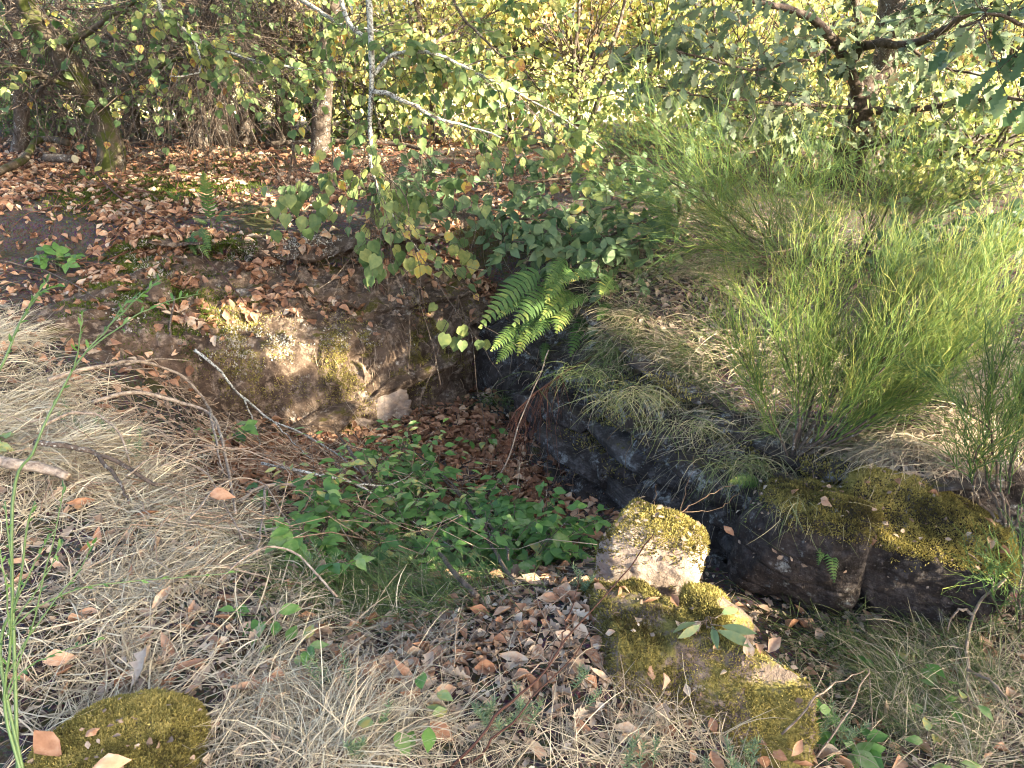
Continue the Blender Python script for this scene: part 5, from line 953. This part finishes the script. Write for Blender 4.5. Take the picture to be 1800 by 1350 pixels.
stick('lichen spotted branch crossing the pit greenery from the left', [(470, 850, .06), (560, 890, .12), (640, 920, .16), (720, 950, .16), (820, 1000, .1)], .007, .004, 'branch_lichen', [[(640, 920, .16), (700, 900, .2), (760, 860, .22)]])
stick('tall pale dead sapling standing in front of the right wall', [(850, 925, .02), Y(868, 865, 3.35), Y(900, 785, 3.45), Y(935, 690, 3.55), Y(966, 615, 3.6)], .0055, .0028, 'deadwood', [[Y(868, 865, 3.35), Y(858, 845, 3.3), Y(852, 826, 3.28)]], 'dead_sapling', 'sapling')
stick('brown dead broom branch hanging with a mop of dry twigs over the corner', [(1045, 632, .03), Y(1000, 650, 3.85), Y(955, 680, 3.8), Y(920, 710, 3.75), Y(895, 740, 3.7)], .008, .003, 'twig_red', (), 'dead_broom', 'branch')
P0 = pp([(1000, 650, 3.85), (955, 680, 3.8), (920, 710, 3.75), (895, 740, 3.7)]); tw, _ = spray([P0], 46, (.15, .42), 0, .9, .5, -.5, .3, 0.0)
t = [o for o in bpy.data.objects if o.get('label', '').startswith('brown dead broom')][0]; twigs(t, tw, .0020, 'twig_red')
stick('pale vine stem looping down in the grass below the large boulder', [(1760, 1030, .05), (1722, 1072, .1), (1692, 1110, .1), (1688, 1180, .06), (1698, 1250, .04), (1712, 1295, .02)], .006, .005, 'deadwood', [[(1692, 1110, .1), (1665, 1105, .12), (1655, 1125, .06)], [(1690, 1195, .06), (1740, 1225, .06), (1780, 1260, .03)]])
stick('long dark red stem rising from the bottom edge beside the low mossy rock', [Z(790, 1352, .02), Z(870, 1262, .12), Z(965, 1165, .2), Z(1060, 1050, .27), Z(1150, 940, .32)], .0042, .0018, 'twig_red', [[Z(985, 1140, .2), Z(1000, 1080, .24), Z(1020, 1010, .27)]], 'red_stem', 'stem')
stick('shorter red stem parallel to the long one on its right', [Z(815, 1352, .0), Z(880, 1285, .08), Z(960, 1205, .15), Z(1040, 1110, .2)], .0036, .0015, 'twig_red', [[Z(960, 1205, .15), Z(968, 1160, .18), Z(975, 1110, .2)]], 'red_stem', 'stem')
stick('short grey stick lying on dark soil at the front', [(812, 1205, .01), (840, 1226, .012), (872, 1248, .01)], .008, .006, 'deadwood', k=7)
stick('dry seed stalks rising from the top of the square mossy block', [(1190, 905, .0), Y(1230, 880, 2.3), Y(1290, 850, 2.35)], .002, .001, 'twig_tan', [[Y(1200, 900, 2.28), Y(1260, 895, 2.3), Y(1300, 865, 2.3)], [Y(1150, 895, 2.3), Y(1153, 850, 2.3)], [Y(1195, 900, 2.3), Y(1215, 830, 2.32), Y(1218, 800, 2.32)]], 'seed_stalk', 'stalk')
stick('purple brown twig curving down the bank from the leaning trunk', [(162, 262, .15), (172, 312, .10), (200, 345, .06), (245, 378, .06), (300, 405, .06), (350, 450, .05), (400, 505, .05), (430, 540, .04)], .010, .004, 'twig_red', [[(245, 378, .06), (258, 400, .04), (250, 430, .02)]])
stick('thin dark stick lying on the left slope above the dry grass', [(-10, 462, .03), (60, 480, .04), (110, 497, .04), (175, 535, .03)], .007, .004, 'branch')
stick('short upright stub stick between the grey stones and the back face', [(305, 630, .02), (302, 585, .04), (312, 535, .06)], .008, .006, 'branch')
stick('mossy bent root lying on the bank left of the leaning trunk', [(-10, 315, .04), (50, 300, .10), (80, 275, .16), (130, 280, .16)], .035, .030, 'bark_moss')
V, F = limb([Y(80, 277, 6.9), Y(105, 278, 6.85), Y(131, 279, 6.8)], .036, .034, 10, 8, .06); t = thing('cut_branch', 'sawn off branch stub with a pale round cut end at the left of the bank', 'branch', Y(80, 290, 6.9)); obj('bark', mesh('bark', V, F, M['bark'], smooth_=True), t)
e = Y(133, 279, 6.78); a_ = np.linspace(0, 2 * math.pi, 14)[:-1]; obj('cut_face', mesh('cut_face', np.vstack([np.stack([e[0] + .031 * np.cos(a_), e[1] + .0 * a_ - .012, e[2] + .034 * np.sin(a_)], -1), [[e[0] + .004, e[1] - .016, e[2]]]]), np.array([(i, (i + 1) % 13, 13) for i in range(13)]), M['cut']), t)
stick('arching grey dead broom branch lying over the right bank', [(1240, 395, .1), Y(1330, 428, 4.6), Y(1370, 445, 4.5), (1450, 442, .1), (1400, 500, .02)], .006, .003, 'deadwood')
stick('dark fallen log half hidden by leaves at the back of the bank', [(470, 262, .05), (560, 258, .06), (680, 262, .06), (760, 275, .05)], .03, .02, 'bark')
for i, (a_, lb) in enumerate([([(300, 860, .06), (420, 840, .10), (540, 880, .08), (600, 960, .05)], 'long straw coloured cane bowed over the left rim of the pit'), ([(350, 950, .05), (420, 900, .10), (480, 905, .10), (520, 960, .05)], 'thin looped cane in dry grass below the left rim'), ([(240, 870, .04), (300, 850, .08), (380, 880, .08), (440, 980, .03)], 'pale cane beside the wide tan leaf'),
                              ([(1430, 1340, .03), Z(1500, 1230, -.15), (1515, 1210, .10), (1530, 1340, .02)], 'bent pale grass cane in the right front grass'), ([(1370, 1300, .03), (1430, 1250, .1), (1520, 1190, .05)], 'straight dry cane right of the low mossy rock'), ([(600, 1080, .03), (540, 1030, .08), (470, 1020, .08), (400, 1050, .03)], 'curved cane over dry grass left of the near rim')]):
    stick(lb, a_, .0032, .002, 'deadwood', (), 'dry_cane', 'cane', 5)
# tangle of thin bare twigs on the left rim
def bits(name, n, spots, ln, r, m_, lift=(.005, .08)):
    P, N = sample('ground', n, lambda P, N: blob(P, spots)); az = U(-3.2, 3.2, n); l = U(*ln, n); s = np.linspace(-.5, .5, 5); lf = U(*lift, n)
    Q = P[:, None] + np.stack([np.cos(az)[:, None] * s * l[:, None], np.sin(az)[:, None] * s * l[:, None], np.zeros((n, 5))], -1) + RNG.normal(0, .03, (n, 5, 3)) * l[:, None, None]
    Q[..., 2] = hz(Q[..., 0], Q[..., 1]) + lf[:, None] * (.4 + RNG.random((n, 5)) * .6); V, F = tubes(Q, U(.6, 1.3, n)[:, None] * np.linspace(r, r * .5, 5)[None], 4)
    obj(name, mesh(name, V, F, M[m_], np.clip(np.repeat(RNG.normal(.5, .22, n), 20), 0, 1)), None, 'stuff')
bits('twig_litter', 420, [(280, 830, 180, 90, 1), (420, 870, 120, 90, 1.2), (230, 720, 130, 50, .8)], (.15, .45), .0028, 'twig_tan', (.02, .12))
bits('twig_litter', 700, [(750, 930, 220, 90, .8), (900, 1150, 300, 120, 1), (1600, 1200, 200, 120, .8), (1500, 820, 200, 60, .8), (500, 1200, 200, 100, .5)], (.06, .28), .0020, 'twig_tan', (.005, .05))
bits('pit_twigs', 120, [(700, 920, 170, 90, 1), (560, 850, 100, 70, 1)], (.25, .7), .0022, 'twig_tan', (.08, .32))
bits('bank_twigs', 260, [(250, 320, 300, 60, 1), (750, 300, 200, 40, 1), (300, 480, 200, 60, .5)], (.15, .6), .004, 'twig_red', (.02, .12))
